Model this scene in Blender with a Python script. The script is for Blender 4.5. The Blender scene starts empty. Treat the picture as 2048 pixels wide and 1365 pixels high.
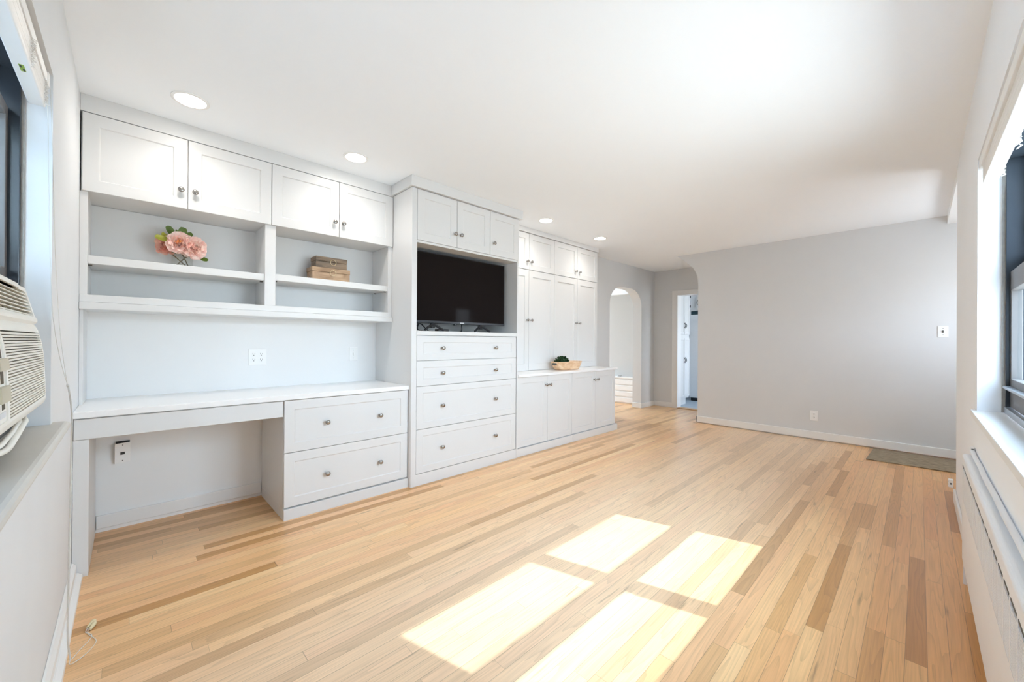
import bpy, bmesh, math, random
from mathutils import Vector, Matrix
random.seed(7)
PI = math.pi
scene = bpy.context.scene
C = scene.collection

# ------------------------------------------------------------------ camera
F = Vector((0.69660054, 0.71745661, 0.00192161))
R = Vector((0.71743679, -0.69659746, 0.0060353))
U = Vector((-0.00566865, 0.00282556, 0.99997994))
cam_d = bpy.data.cameras.new('camera')
cam_d.sensor_fit = 'HORIZONTAL'
cam_d.sensor_width = 36.0
cam_d.lens = 790.97 / 2048 * 36.0
cam_d.clip_start = 0.01
cam_d.clip_end = 200
cam = bpy.data.objects.new('camera', cam_d)
C.objects.link(cam)
m = Matrix((R, U, -F)).transposed().to_4x4()
m.translation = Vector((0, 0, 1.1465))
cam.matrix_world = m
scene.camera = cam

# ------------------------------------------------------------------ light
scene.view_settings.view_transform = 'Standard'
scene.view_settings.look = 'None'
scene.view_settings.gamma = 1.0
scene.view_settings.exposure = 1.40
scene.cycles.max_bounces = 14
scene.cycles.diffuse_bounces = 10
scene.cycles.glossy_bounces = 4
scene.cycles.transparent_max_bounces = 12
scene.cycles.sample_clamp_indirect = 8.0
scene.cycles.caustics_reflective = False
scene.cycles.caustics_refractive = False

SKY = 10.0
world = bpy.data.worlds.new('sky')
scene.world = world
world.use_nodes = True
wn = world.node_tree
wn.nodes.clear()
out = wn.nodes.new('ShaderNodeOutputWorld')
bg = wn.nodes.new('ShaderNodeBackground')
tc = wn.nodes.new('ShaderNodeTexCoord')
sx = wn.nodes.new('ShaderNodeSeparateXYZ')
rp = wn.nodes.new('ShaderNodeValToRGB')
mr = wn.nodes.new('ShaderNodeMapRange')
mr.inputs['From Min'].default_value = -0.6
mr.inputs['From Max'].default_value = 1.0
wn.links.new(tc.outputs['Generated'], sx.inputs[0])
wn.links.new(sx.outputs['Z'], mr.inputs['Value'])
wn.links.new(mr.outputs[0], rp.inputs[0])
rp.color_ramp.elements[0].position = 0.0
rp.color_ramp.elements[0].color = (0.42, 0.45, 0.47, 1)
rp.color_ramp.elements[1].position = 1.0
rp.color_ramp.elements[1].color = (0.56, 0.75, 1.0, 1)
e = rp.color_ramp.elements.new(0.36); e.color = (0.54, 0.58, 0.61, 1)
e = rp.color_ramp.elements.new(0.42); e.color = (0.76, 0.875, 1.0, 1)
wn.links.new(rp.outputs[0], bg.inputs['Color'])
bg.inputs['Strength'].default_value = SKY
wn.links.new(bg.outputs[0], out.inputs['Surface'])

sun_d = bpy.data.lights.new('sun', 'SUN')
sun_d.energy = 2.3
sun_d.color = (1.0, 1.0, 1.0)
sun_d.angle = math.radians(0.55)
sun = bpy.data.objects.new('sun', sun_d)
C.objects.link(sun)
sun.rotation_euler = Vector((-0.245, 0.905, -1.0)).to_track_quat('-Z', 'Y').to_euler()
sun.location = (3, -6, 7)


def portal(name, loc, direction, sx_, sy_):
    d = bpy.data.lights.new(name, 'AREA')
    d.shape = 'RECTANGLE'
    d.size = sx_; d.size_y = sy_
    d.cycles.is_portal = True
    o = bpy.data.objects.new(name, d)
    C.objects.link(o)
    o.location = loc
    o.rotation_euler = Vector(direction).to_track_quat('-Z', 'Y').to_euler()


portal('window_portal_right', (2.03, -0.40, 1.44), (0, 1, 0), 1.7, 1.2)
portal('window_portal_left', (-0.42, 1.20, 1.45), (1, 0, 0), 1.7, 1.2)
portal('window_portal_dining', (5.9, 6.7, 1.375), (0, -1, 0), 1.4, 1.25)
portal('entry_fill_portal', (5.05, -1.22, 1.60), (0, 1, 0), 0.8, 0.7)
portal('window_portal_kitchen', (7.725, 0.42, 1.425), (0, 1, 0), 0.85, 0.85)

# ------------------------------------------------------------------ materials
M = {}


def new_mat(name):
    mt = bpy.data.materials.new(name)
    mt.use_nodes = True
    nt = mt.node_tree
    return mt, nt, nt.nodes['Principled BSDF']


def plain(name, col, rough=0.5, metal=0.0, spec=0.5, noise=0.0, nscale=30, bump=0.0, stretch=(1, 1, 1), coat=0.0):
    mt, nt, b = new_mat(name)
    b.inputs['Base Color'].default_value = (*col, 1)
    b.inputs['Roughness'].default_value = rough
    b.inputs['Metallic'].default_value = metal
    b.inputs['Specular IOR Level'].default_value = spec
    b.inputs['Coat Weight'].default_value = coat
    if noise or bump:
        t = nt.nodes.new('ShaderNodeTexCoord')
        mp = nt.nodes.new('ShaderNodeMapping')
        mp.inputs['Scale'].default_value = stretch
        n = nt.nodes.new('ShaderNodeTexNoise')
        n.inputs['Scale'].default_value = nscale
        n.inputs['Detail'].default_value = 4
        nt.links.new(t.outputs['Object'], mp.inputs[0])
        nt.links.new(mp.outputs[0], n.inputs['Vector'])
        if noise:
            mx = nt.nodes.new('ShaderNodeMix'); mx.data_type = 'RGBA'
            mx.inputs[6].default_value = (*[max(0, c * (1 - noise)) for c in col], 1)
            mx.inputs[7].default_value = (*[min(1, c * (1 + noise)) for c in col], 1)
            nt.links.new(n.outputs['Fac'], mx.inputs[0])
            nt.links.new(mx.outputs[2], b.inputs['Base Color'])
        if bump:
            bp = nt.nodes.new('ShaderNodeBump')
            bp.inputs['Strength'].default_value = bump
            bp.inputs['Distance'].default_value = 0.002
            nt.links.new(n.outputs['Fac'], bp.inputs['Height'])
            nt.links.new(bp.outputs[0], b.inputs['Normal'])
    M[name] = mt
    return mt


plain('wall_white', (0.835, 0.84, 0.84), 0.75, noise=0.015, nscale=3, bump=0.12)
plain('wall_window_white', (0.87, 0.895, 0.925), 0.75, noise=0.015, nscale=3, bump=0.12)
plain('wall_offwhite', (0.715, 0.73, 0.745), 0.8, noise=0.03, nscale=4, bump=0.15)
plain('wall_grey', (0.675, 0.68, 0.68), 0.75, noise=0.025, nscale=3, bump=0.15)
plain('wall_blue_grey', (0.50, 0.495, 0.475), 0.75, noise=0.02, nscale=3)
plain('ceiling_white', (0.90, 0.935, 0.97), 0.85, noise=0.01, nscale=3, bump=0.1)
plain('trim_white', (0.82, 0.82, 0.81), 0.4, noise=0.02, nscale=8)
plain('sill_stone', (0.60, 0.58, 0.54), 0.6, noise=0.06, nscale=9, bump=0.2)
plain('cabinet_white', (0.70, 0.70, 0.695), 0.38, noise=0.008, nscale=5)
plain('quartz', (0.86, 0.855, 0.85), 0.22, noise=0.015, nscale=40)
plain('nickel', (0.36, 0.34, 0.32), 0.22, metal=1.0, noise=0.05, nscale=60)
plain('dark_gap', (0.03, 0.03, 0.032), 0.8, noise=0.1)
plain('black_plastic', (0.018, 0.018, 0.02), 0.35, noise=0.1, nscale=50)
plain('tv_bezel', (0.02, 0.022, 0.028), 0.3, noise=0.1, nscale=50)
plain('tv_screen', (0.013, 0.010, 0.0095), 0.06, noise=0.05, nscale=3, spec=0.012)
plain('logo_grey', (0.62, 0.64, 0.66), 0.4, noise=0.02)
plain('plate_white', (0.86, 0.86, 0.85), 0.35, noise=0.01)
plain('slot_dark', (0.09, 0.085, 0.08), 0.6, noise=0.05)
plain('ac_plastic', (0.74, 0.715, 0.64), 0.42, noise=0.02, nscale=14)
plain('ac_plastic_light', (0.80, 0.79, 0.74), 0.4, noise=0.02, nscale=14)
plain('ac_dark', (0.09, 0.075, 0.05), 0.7, noise=0.1)
plain('vent_recess', (0.20, 0.18, 0.125), 0.7, noise=0.1)
plain('ac_beige', (0.52, 0.48, 0.37), 0.5, noise=0.04)
plain('window_black', (0.018, 0.024, 0.032), 0.32, noise=0.12, nscale=12)
plain('window_grey', (0.13, 0.12, 0.115), 0.4, noise=0.1, nscale=12)
plain('aluminium', (0.45, 0.48, 0.52), 0.3, metal=0.7, noise=0.05)
plain('caulk', (0.36, 0.345, 0.32), 0.8, noise=0.25, nscale=40, bump=0.5)
plain('blind_white', (0.84, 0.84, 0.83), 0.45, noise=0.02, nscale=20)
plain('ladder_tape', (0.78, 0.77, 0.75), 0.9, noise=0.15, nscale=200)
plain('sticker_green', (0.30, 0.42, 0.05), 0.5, noise=0.1)
plain('sticker_black', (0.03, 0.04, 0.02), 0.5, noise=0.1)
plain('cord_white', (0.70, 0.69, 0.66), 0.7, noise=0.05, nscale=80)
plain('tassel_yellow', (0.72, 0.64, 0.42), 0.5, noise=0.05)
plain('radiator_white', (0.85, 0.875, 0.905), 0.35, noise=0.02, nscale=10)
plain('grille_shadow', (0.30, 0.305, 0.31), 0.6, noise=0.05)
plain('steel_fridge', (0.84, 0.85, 0.86), 0.35, noise=0.02)
plain('gap_shade_teal', (0.03, 0.075, 0.095), 0.5, noise=0.1)
plain('black_iron', (0.02, 0.022, 0.028), 0.45, noise=0.1)
plain('kitchen_tile', (0.40, 0.46, 0.52), 0.4, noise=0.12, nscale=4)
plain('threshold_oak', (0.50, 0.30, 0.14), 0.45, noise=0.2, nscale=12, stretch=(2, 20, 1))
plain('leaf_green', (0.10, 0.17, 0.02), 0.5, noise=0.4, nscale=40)
plain('leaf_lime', (0.42, 0.42, 0.05), 0.5, noise=0.3, nscale=40)
plain('moss_green', (0.012, 0.05, 0.012), 0.6, noise=0.7, nscale=120)
plain('stem_brown', (0.16, 0.13, 0.07), 0.6, noise=0.3, nscale=60)
plain('stamen_orange', (0.75, 0.25, 0.06), 0.6, noise=0.3, nscale=150)
plain('brass_ring', (0.66, 0.52, 0.33), 0.35, metal=0.6, noise=0.1)
plain('ceramic', (0.6, 0.6, 0.6), 0.4, noise=0.05)


def petal_mat(name, c1, c2):
    mt, nt, b = new_mat(name)
    t = nt.nodes.new('ShaderNodeTexCoord')
    n = nt.nodes.new('ShaderNodeTexNoise'); n.inputs['Scale'].default_value = 45; n.inputs['Detail'].default_value = 3
    r = nt.nodes.new('ShaderNodeValToRGB')
    r.color_ramp.elements[0].position = 0.35; r.color_ramp.elements[0].color = (*c1, 1)
    r.color_ramp.elements[1].position = 0.65; r.color_ramp.elements[1].color = (*c2, 1)
    nt.links.new(t.outputs['Object'], n.inputs['Vector'])
    nt.links.new(n.outputs['Fac'], r.inputs[0])
    nt.links.new(r.outputs[0], b.inputs['Base Color'])
    b.inputs['Roughness'].default_value = 0.6
    b.inputs['Subsurface Weight'].default_value = 0.0
    M[name] = mt


petal_mat('petal_pink', (0.98, 0.66, 0.60), (1.0, 0.87, 0.79))
petal_mat('petal_salmon', (0.93, 0.48, 0.38), (0.96, 0.66, 0.54))


def wood_mat(name, c1, c2, c3, scale=(3, 60, 60), rough=0.5):
    mt, nt, b = new_mat(name)
    t = nt.nodes.new('ShaderNodeTexCoord')
    mp = nt.nodes.new('ShaderNodeMapping'); mp.inputs['Scale'].default_value = scale
    n = nt.nodes.new('ShaderNodeTexNoise'); n.inputs['Scale'].default_value = 1.0; n.inputs['Detail'].default_value = 6
    n.inputs['Distortion'].default_value = 0.6
    r = nt.nodes.new('ShaderNodeValToRGB')
    r.color_ramp.elements[0].position = 0.3; r.color_ramp.elements[0].color = (*c1, 1)
    r.color_ramp.elements[1].position = 0.7; r.color_ramp.elements[1].color = (*c3, 1)
    e_ = r.color_ramp.elements.new(0.5); e_.color = (*c2, 1)
    nt.links.new(t.outputs['Object'], mp.inputs[0]); nt.links.new(mp.outputs[0], n.inputs['Vector'])
    nt.links.new(n.outputs['Fac'], r.inputs[0]); nt.links.new(r.outputs[0], b.inputs['Base Color'])
    b.inputs['Roughness'].default_value = rough
    M[name] = mt


wood_mat('box_dark_wood', (0.12, 0.085, 0.055), (0.24, 0.165, 0.105), (0.36, 0.25, 0.16), (5, 40, 45))
wood_mat('box_light_wood', (0.27, 0.16, 0.085), (0.41, 0.265, 0.155), (0.50, 0.35, 0.22), (9, 30, 25))
wood_mat('bowl_wood', (0.62, 0.36, 0.19), (0.76, 0.51, 0.31), (0.84, 0.64, 0.44), (10, 30, 30))


def glass_mat(name, tint, gloss=0.08):
    mt = bpy.data.materials.new(name); mt.use_nodes = True
    nt = mt.node_tree; nt.nodes.clear()
    o = nt.nodes.new('ShaderNodeOutputMaterial')
    mx = nt.nodes.new('ShaderNodeMixShader')
    tr = nt.nodes.new('ShaderNodeBsdfTransparent'); tr.inputs[0].default_value = (*tint, 1)
    gl = nt.nodes.new('ShaderNodeBsdfGlossy'); gl.inputs['Roughness'].default_value = 0.02
    fr = nt.nodes.new('ShaderNodeLayerWeight'); fr.inputs['Blend'].default_value = 0.5
    pw = nt.nodes.new('ShaderNodeMath'); pw.operation = 'POWER'; pw.inputs[1].default_value = 4.0
    sc_ = nt.nodes.new('ShaderNodeMath'); sc_.operation = 'MULTIPLY_ADD'; sc_.inputs[1].default_value = gloss * 4; sc_.inputs[2].default_value = 0.02
    nt.links.new(fr.outputs['Facing'], pw.inputs[0]); nt.links.new(pw.outputs[0], sc_.inputs[0])
    nt.links.new(sc_.outputs[0], mx.inputs[0])
    nt.links.new(tr.outputs[0], mx.inputs[1]); nt.links.new(gl.outputs[0], mx.inputs[2])
    nt.links.new(mx.outputs[0], o.inputs['Surface'])
    M[name] = mt


glass_mat('window_glass', (0.93, 0.97, 0.98), 0.03)
glass_mat('vase_glass', (0.97, 0.975, 0.965), 0.05)


def emit_mat(name, col, s):
    mt = bpy.data.materials.new(name); mt.use_nodes = True
    nt = mt.node_tree; nt.nodes.clear()
    o = nt.nodes.new('ShaderNodeOutputMaterial')
    em = nt.nodes.new('ShaderNodeEmission'); em.inputs[0].default_value = (*col, 1); em.inputs[1].default_value = s
    nt.links.new(em.outputs[0], o.inputs['Surface'])
    M[name] = mt


emit_mat('lamp_lens', (1.0, 0.95, 0.88), 14.0)


def math_node(nt, op, a=None, b=None, clamp=False):
    n = nt.nodes.new('ShaderNodeMath'); n.operation = op; n.use_clamp = clamp
    for i, v in enumerate((a, b)):
        if v is None: continue
        if isinstance(v, (int, float)): n.inputs[i].default_value = v
        else: nt.links.new(v, n.inputs[i])
    return n.outputs[0]


def floor_mat():
    mt, nt, b = new_mat('oak_strip_floor')
    L = nt.links
    t = nt.nodes.new('ShaderNodeTexCoord')
    s = nt.nodes.new('ShaderNodeSeparateXYZ'); L.new(t.outputs['Object'], s.inputs[0])
    X, Y = s.outputs['X'], s.outputs['Y']
    W = 0.0572
    yr = math_node(nt, 'DIVIDE', math_node(nt, 'ADD', Y, 5.0), W)
    row = math_node(nt, 'FLOOR', yr)
    fy = math_node(nt, 'FRACT', yr)
    w1 = nt.nodes.new('ShaderNodeTexWhiteNoise'); w1.noise_dimensions = '1D'; L.new(row, w1.inputs['W'])
    w2 = nt.nodes.new('ShaderNodeTexWhiteNoise'); w2.noise_dimensions = '1D'
    L.new(math_node(nt, 'ADD', row, 0.37), w2.inputs['W'])
    # boards laid by the window are shorter and of a darker, more orange oak
    near = nt.nodes.new('ShaderNodeMapRange'); near.inputs['From Min'].default_value = 0.95; near.inputs['From Max'].default_value = 0.35
    L.new(math_node(nt, 'SUBTRACT', math_node(nt, 'MULTIPLY', row, W), 5.0), near.inputs['Value'])
    near = near.outputs[0]
    edge = nt.nodes.new('ShaderNodeMapRange'); edge.inputs['From Min'].default_value = 0.22; edge.inputs['From Max'].default_value = -0.10
    L.new(math_node(nt, 'SUBTRACT', math_node(nt, 'MULTIPLY', row, W), 5.0), edge.inputs['Value'])
    edge = edge.outputs[0]
    ln = math_node(nt, 'ADD', math_node(nt, 'MULTIPLY', w2.outputs['Value'], 1.3), 1.0)
    ln = math_node(nt, 'SUBTRACT', ln, math_node(nt, 'MULTIPLY', near, math_node(nt, 'ADD', math_node(nt, 'MULTIPLY', w2.outputs['Value'], 0.8), 0.4)))
    xr = math_node(nt, 'ADD', math_node(nt, 'DIVIDE', math_node(nt, 'ADD', X, 5.0), ln), math_node(nt, 'MULTIPLY', w1.outputs['Value'], 9.7))
    # uneven board lengths: warp the run before cutting it
    warp = nt.nodes.new('ShaderNodeTexNoise'); warp.noise_dimensions = '2D'; warp.inputs['Scale'].default_value = 0.9
    cv = nt.nodes.new('ShaderNodeCombineXYZ'); L.new(xr, cv.inputs[0]); L.new(math_node(nt, 'MULTIPLY', row, 3.7), cv.inputs[1])
    L.new(cv.outputs[0], warp.inputs['Vector'])
    xr = math_node(nt, 'ADD', xr, math_node(nt, 'MULTIPLY', warp.outputs['Fac'], 1.1))
    col = math_node(nt, 'FLOOR', xr)
    fx = math_node(nt, 'FRACT', xr)
    idv = nt.nodes.new('ShaderNodeCombineXYZ'); L.new(row, idv.inputs[0]); L.new(col, idv.inputs[1])
    w3 = nt.nodes.new('ShaderNodeTexWhiteNoise'); w3.noise_dimensions = '2D'; L.new(idv.outputs[0], w3.inputs['Vector'])
    v = w3.outputs['Value']
    rp_ = nt.nodes.new('ShaderNodeValToRGB'); L.new(v, rp_.inputs[0])
    cr = rp_.color_ramp
    cr.interpolation = 'LINEAR'
    stops = [(0.0, (0.517, 0.269, 0.092)), (0.1, (0.6, 0.338, 0.136)), (0.25, (0.745, 0.446, 0.207)), (0.45, (0.791, 0.489, 0.242)), (0.62, (0.827, 0.524, 0.264)), (0.78, (0.765, 0.431, 0.207)), (0.9, (0.827, 0.51, 0.238)), (1.0, (0.847, 0.578, 0.308))]
    cr.elements[0].position = 0; cr.elements[0].color = (*stops[0][1], 1)
    cr.elements[1].position = 1; cr.elements[1].color = (*stops[-1][1], 1)
    for p, c in stops[1:-1]:
        q = cr.elements.new(p); q.color = (*c, 1)
    # grain: long streaks
    g1v = nt.nodes.new('ShaderNodeCombineXYZ')
    L.new(math_node(nt, 'MULTIPLY', X, 4.5), g1v.inputs[0]); L.new(math_node(nt, 'MULTIPLY', Y, 210.0), g1v.inputs[1])
    L.new(math_node(nt, 'MULTIPLY', v, 50.0), g1v.inputs[2])
    g1 = nt.nodes.new('ShaderNodeTexNoise'); g1.inputs['Scale'].default_value = 1.0; g1.inputs['Detail'].default_value = 5
    L.new(g1v.outputs[0], g1.inputs['Vector'])
    # cathedral figure
    g2v = nt.nodes.new('ShaderNodeCombineXYZ')
    L.new(math_node(nt, 'ADD', math_node(nt, 'MULTIPLY', X, 0.75), math_node(nt, 'MULTIPLY', v, 31.0)), g2v.inputs[0])
    L.new(math_node(nt, 'MULTIPLY', Y, 13.0), g2v.inputs[1]); L.new(math_node(nt, 'MULTIPLY', v, 17.0), g2v.inputs[2])
    g2 = nt.nodes.new('ShaderNodeTexNoise'); g2.inputs['Scale'].default_value = 1.0; g2.inputs['Detail'].default_value = 1.5
    L.new(g2v.outputs[0], g2.inputs['Vector'])
    rings = math_node(nt, 'FRACT', math_node(nt, 'MULTIPLY', g2.outputs['Fac'], 14.0))
    ringd = math_node(nt, 'POWER', rings, 3.0)
    # knots and mineral streaks
    g3v = nt.nodes.new('ShaderNodeCombineXYZ')
    L.new(math_node(nt, 'ADD', math_node(nt, 'MULTIPLY', X, 3.0), math_node(nt, 'MULTIPLY', v, 90.0)), g3v.inputs[0])
    L.new(math_node(nt, 'MULTIPLY', Y, 30.0), g3v.inputs[1])
    g3 = nt.nodes.new('ShaderNodeTexNoise'); g3.inputs['Scale'].default_value = 1.0; g3.inputs['Detail'].default_value = 3
    L.new(g3v.outputs[0], g3.inputs['Vector'])
    knot = nt.nodes.new('ShaderNodeMapRange'); knot.inputs['From Min'].default_value = 0.66; knot.inputs['From Max'].default_value = 0.75
    L.new(g3.outputs['Fac'], knot.inputs['Value'])
    shade = math_node(nt, 'SUBTRACT', 1.24, math_node(nt, 'MULTIPLY', g1.outputs['Fac'], 0.42))
    shade = math_node(nt, 'SUBTRACT', shade, math_node(nt, 'MULTIPLY', ringd, 0.17))
    shade = math_node(nt, 'SUBTRACT', shade, math_node(nt, 'MULTIPLY', knot.outputs[0], 0.40))
    # gaps
    ey = math_node(nt, 'MINIMUM', fy, math_node(nt, 'SUBTRACT', 1.0, fy))
    ex = math_node(nt, 'MULTIPLY', math_node(nt, 'MULTIPLY', math_node(nt, 'MINIMUM', fx, math_node(nt, 'SUBTRACT', 1.0, fx)), ln), 1.0 / W)
    gap = math_node(nt, 'LESS_THAN', math_node(nt, 'MINIMUM', ey, ex), 0.013)
    shade = math_node(nt, 'MULTIPLY', shade, math_node(nt, 'SUBTRACT', 1.0, math_node(nt, 'MULTIPLY', gap, 0.5)))
    warm = nt.nodes.new('ShaderNodeMix'); warm.data_type = 'RGBA'; warm.blend_type = 'MULTIPLY'
    L.new(math_node(nt, 'ADD', math_node(nt, 'MULTIPLY', near, 0.45), math_node(nt, 'MULTIPLY', edge, 0.55)), warm.inputs[0])
    L.new(rp_.outputs[0], warm.inputs[6]); warm.inputs[7].default_value = (0.86, 0.70, 0.50, 1)
    # floor glare painted into the colour: a paler band of boards mid-room
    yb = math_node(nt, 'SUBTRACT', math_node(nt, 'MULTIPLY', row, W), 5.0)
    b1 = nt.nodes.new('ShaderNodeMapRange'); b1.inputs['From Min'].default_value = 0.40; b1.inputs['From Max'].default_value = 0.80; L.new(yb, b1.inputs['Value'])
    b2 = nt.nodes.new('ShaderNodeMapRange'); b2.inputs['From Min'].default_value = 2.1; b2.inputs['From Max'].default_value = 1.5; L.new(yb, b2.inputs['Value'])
    glare_mix = nt.nodes.new('ShaderNodeMix'); glare_mix.data_type = 'RGBA'
    L.new(math_node(nt, 'MULTIPLY', math_node(nt, 'MULTIPLY', b1.outputs[0], b2.outputs[0]), 0.42), glare_mix.inputs[0])
    L.new(warm.outputs[2], glare_mix.inputs[6]); glare_mix.inputs[7].default_value = (0.80, 0.66, 0.51, 1)
    mul = nt.nodes.new('ShaderNodeVectorMath'); mul.operation = 'SCALE'
    L.new(glare_mix.outputs[2], mul.inputs[0]); L.new(shade, mul.inputs['Scale'])
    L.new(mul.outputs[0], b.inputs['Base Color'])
    b.inputs['Roughness'].default_value = 0.36
    b.inputs['Coat Weight'].default_value = 0.35
    b.inputs['Coat Roughness'].default_value = 0.28
    b.inputs['Specular IOR Level'].default_value = 0.5
    bp = nt.nodes.new('ShaderNodeBump'); bp.inputs['Strength'].default_value = 0.15; bp.inputs['Distance'].default_value = 0.001
    L.new(math_node(nt, 'SUBTRACT', 1.0, gap), bp.inputs['Height']); L.new(bp.outputs[0], b.inputs['Normal'])
    M['oak_strip_floor'] = mt


floor_mat()


def mat_rug():
    mt, nt, b = new_mat('woven_mat')
    L = nt.links
    t = nt.nodes.new('ShaderNodeTexCoord')
    s = nt.nodes.new('ShaderNodeSeparateXYZ'); L.new(t.outputs['Object'], s.inputs[0])
    st = math_node(nt, 'SINE', math_node(nt, 'MULTIPLY', s.outputs['X'], 300.0))
    cv = nt.nodes.new('ShaderNodeCombineXYZ')
    L.new(math_node(nt, 'MULTIPLY', s.outputs['X'], 60.0), cv.inputs[0]); L.new(math_node(nt, 'MULTIPLY', s.outputs['Y'], 14.0), cv.inputs[1])
    n = nt.nodes.new('ShaderNodeTexNoise'); n.inputs['Scale'].default_value = 1.0; n.inputs['Detail'].default_value = 3
    L.new(cv.outputs[0], n.inputs['Vector'])
    f = math_node(nt, 'ADD', math_node(nt, 'MULTIPLY', st, 0.18), n.outputs['Fac'], True)
    r = nt.nodes.new('ShaderNodeValToRGB')
    r.color_ramp.elements[0].position = 0.3; r.color_ramp.elements[0].color = (0.17, 0.12, 0.075, 1)
    r.color_ramp.elements[1].position = 0.75; r.color_ramp.elements[1].color = (0.42, 0.34, 0.23, 1)
    L.new(f, r.inputs[0]); L.new(r.outputs[0], b.inputs['Base Color'])
    b.inputs['Roughness'].default_value = 0.95
    bp = nt.nodes.new('ShaderNodeBump'); bp.inputs['Strength'].default_value = 0.6; bp.inputs['Distance'].default_value = 0.004
    L.new(f, bp.inputs['Height']); L.new(bp.outputs[0], b.inputs['Normal'])
    M['woven_mat'] = mt


mat_rug()


# ------------------------------------------------------------------ mesh helpers (world coordinates)
def BM():
    return bmesh.new()


def add_box(bm, x0, x1, y0, y1, z0, z1, bevel=0.0, rot=None):
    v = [bm.verts.new((x, y, z)) for x in (x0, x1) for y in (y0, y1) for z in (z0, z1)]
    fs = [(0, 1, 3, 2), (4, 6, 7, 5), (0, 4, 5, 1), (2, 3, 7, 6), (0, 2, 6, 4), (1, 5, 7, 3)]
    faces = [bm.faces.new([v[i] for i in f]) for f in fs]
    if rot is not None:
        bmesh.ops.transform(bm, matrix=rot, verts=v)
    if bevel > 0:
        es = set()
        for f in faces:
            es.update(f.edges)
        bmesh.ops.bevel(bm, geom=list(es), offset=bevel, segments=2, affect='EDGES', profile=0.5)
    return bm


def box(x0, x1, y0, y1, z0, z1, bevel=0.0):
    return add_box(BM(), x0, x1, y0, y1, z0, z1, bevel)


def add_prism(bm, poly, axis, a0, a1):
    """polygon in the two other axes (cyclic order), extruded along axis"""
    def P(u, v, a):
        return {'x': (a, u, v), 'y': (u, a, v), 'z': (u, v, a)}[axis]
    b = [bm.verts.new(P(u, v, a0)) for u, v in poly]
    t = [bm.verts.new(P(u, v, a1)) for u, v in poly]
    bm.faces.new(b); bm.faces.new(list(reversed(t)))
    n = len(poly)
    for i in range(n):
        j = (i + 1) % n
        bm.faces.new((b[i], t[i], t[j], b[j]))
    return bm


def frame_of(d):
    d = Vector(d).normalized()
    a = Vector((0, 0, 1)) if abs(d.z) < 0.9 else Vector((1, 0, 0))
    u = d.cross(a).normalized(); w = d.cross(u).normalized()
    return d, u, w


def add_lathe(bm, prof, origin, axis=(0, 0, 1), seg=24, cap=True):
    """prof: list of (radius, along)"""
    d, u, w = frame_of(axis)
    o = Vector(origin)
    rings = []
    for r, h in prof:
        if r < 1e-6:
            rings.append([bm.verts.new(o + d * h)])
        else:
            rings.append([bm.verts.new(o + d * h + (u * math.cos(2 * PI * i / seg) + w * math.sin(2 * PI * i / seg)) * r) for i in range(seg)])
    for a, b in zip(rings, rings[1:]):
        for i in range(seg):
            j = (i + 1) % seg
            if len(a) == 1 and len(b) == 1: continue
            if len(a) == 1: bm.faces.new((a[0], b[i], b[j]))
            elif len(b) == 1: bm.faces.new((a[i], b[0], a[j]))
            else: bm.faces.new((a[i], b[i], b[j], a[j]))
    if cap:
        for rr in (rings[0], rings[-1]):
            if len(rr) > 2: bm.faces.new(rr)
    return bm


def add_tube(bm, pts, r, seg=8, cap=True):
    pts = [Vector(p) for p in pts]
    rings = []
    pu = None
    for i, p in enumerate(pts):
        d = (pts[min(i + 1, len(pts) - 1)] - pts[max(i - 1, 0)]).normalized()
        if pu is None:
            _, u, w = frame_of(d)
        else:
            u = (pu - d * pu.dot(d)).normalized(); w = d.cross(u)
        pu = u
        rr = r[i] if isinstance(r, (list, tuple)) else r
        rings.append([bm.verts.new(p + (u * math.cos(2 * PI * k / seg) + w * math.sin(2 * PI * k / seg)) * rr) for k in range(seg)])
    for a, b in zip(rings, rings[1:]):
        for k in range(seg):
            j = (k + 1) % seg
            bm.faces.new((a[k], b[k], b[j], a[j]))
    if cap:
        bm.faces.new(rings[0]); bm.faces.new(list(reversed(rings[-1])))
    return bm


def smooth_path(pts, n=6):
    """Catmull-Rom through pts"""
    P = [Vector(p) for p in pts]
    P = [P[0] * 2 - P[1]] + P + [P[-1] * 2 - P[-2]]
    o = []
    for i in range(1, len(P) - 2):
        for k in range(n):
            t = k / n
            a, b, c, d = P[i - 1], P[i], P[i + 1], P[i + 2]
            o.append(0.5 * ((2 * b) + (c - a) * t + (2 * a - 5 * b + 4 * c - d) * t * t + (3 * b - a - 3 * c + d) * t ** 3))
    o.append(P[-2])
    return o


def add_panel_front(bm, x0, x1, z0, z1, y, th=0.02, rail=0.06, railz=None, depth=0.007, slope=0.005, axis='y', flip=1):
    """shaker front: outward face at y looking towards -y (axis 'y') or at x towards -x (axis 'x')"""
    railz = rail if railz is None else railz
    def P(a, d, z):
        return (a, y + d * flip, z) if axis == 'y' else (y + d * flip, a, z)
    def ring(i, j, d):
        return [bm.verts.new(P(a, d, z)) for a, z in ((x0 + i, z0 + j), (x1 - i, z0 + j), (x1 - i, z1 - j), (x0 + i, z1 - j))]
    e = 0.0015
    back = ring(0, 0, th)
    edge = ring(0, 0, e)
    o = ring(e, e, 0)
    i1 = ring(rail, railz, 0)
    i2 = ring(rail + slope, railz + slope, depth)
    for a, b in ((back, edge), (edge, o), (o, i1), (i1, i2)):
        for k in range(4):
            j = (k + 1) % 4
            bm.faces.new((a[k], a[j], b[j], b[k]))
    bm.faces.new(i2); bm.faces.new(list(reversed(back)))
    return bm


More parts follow.
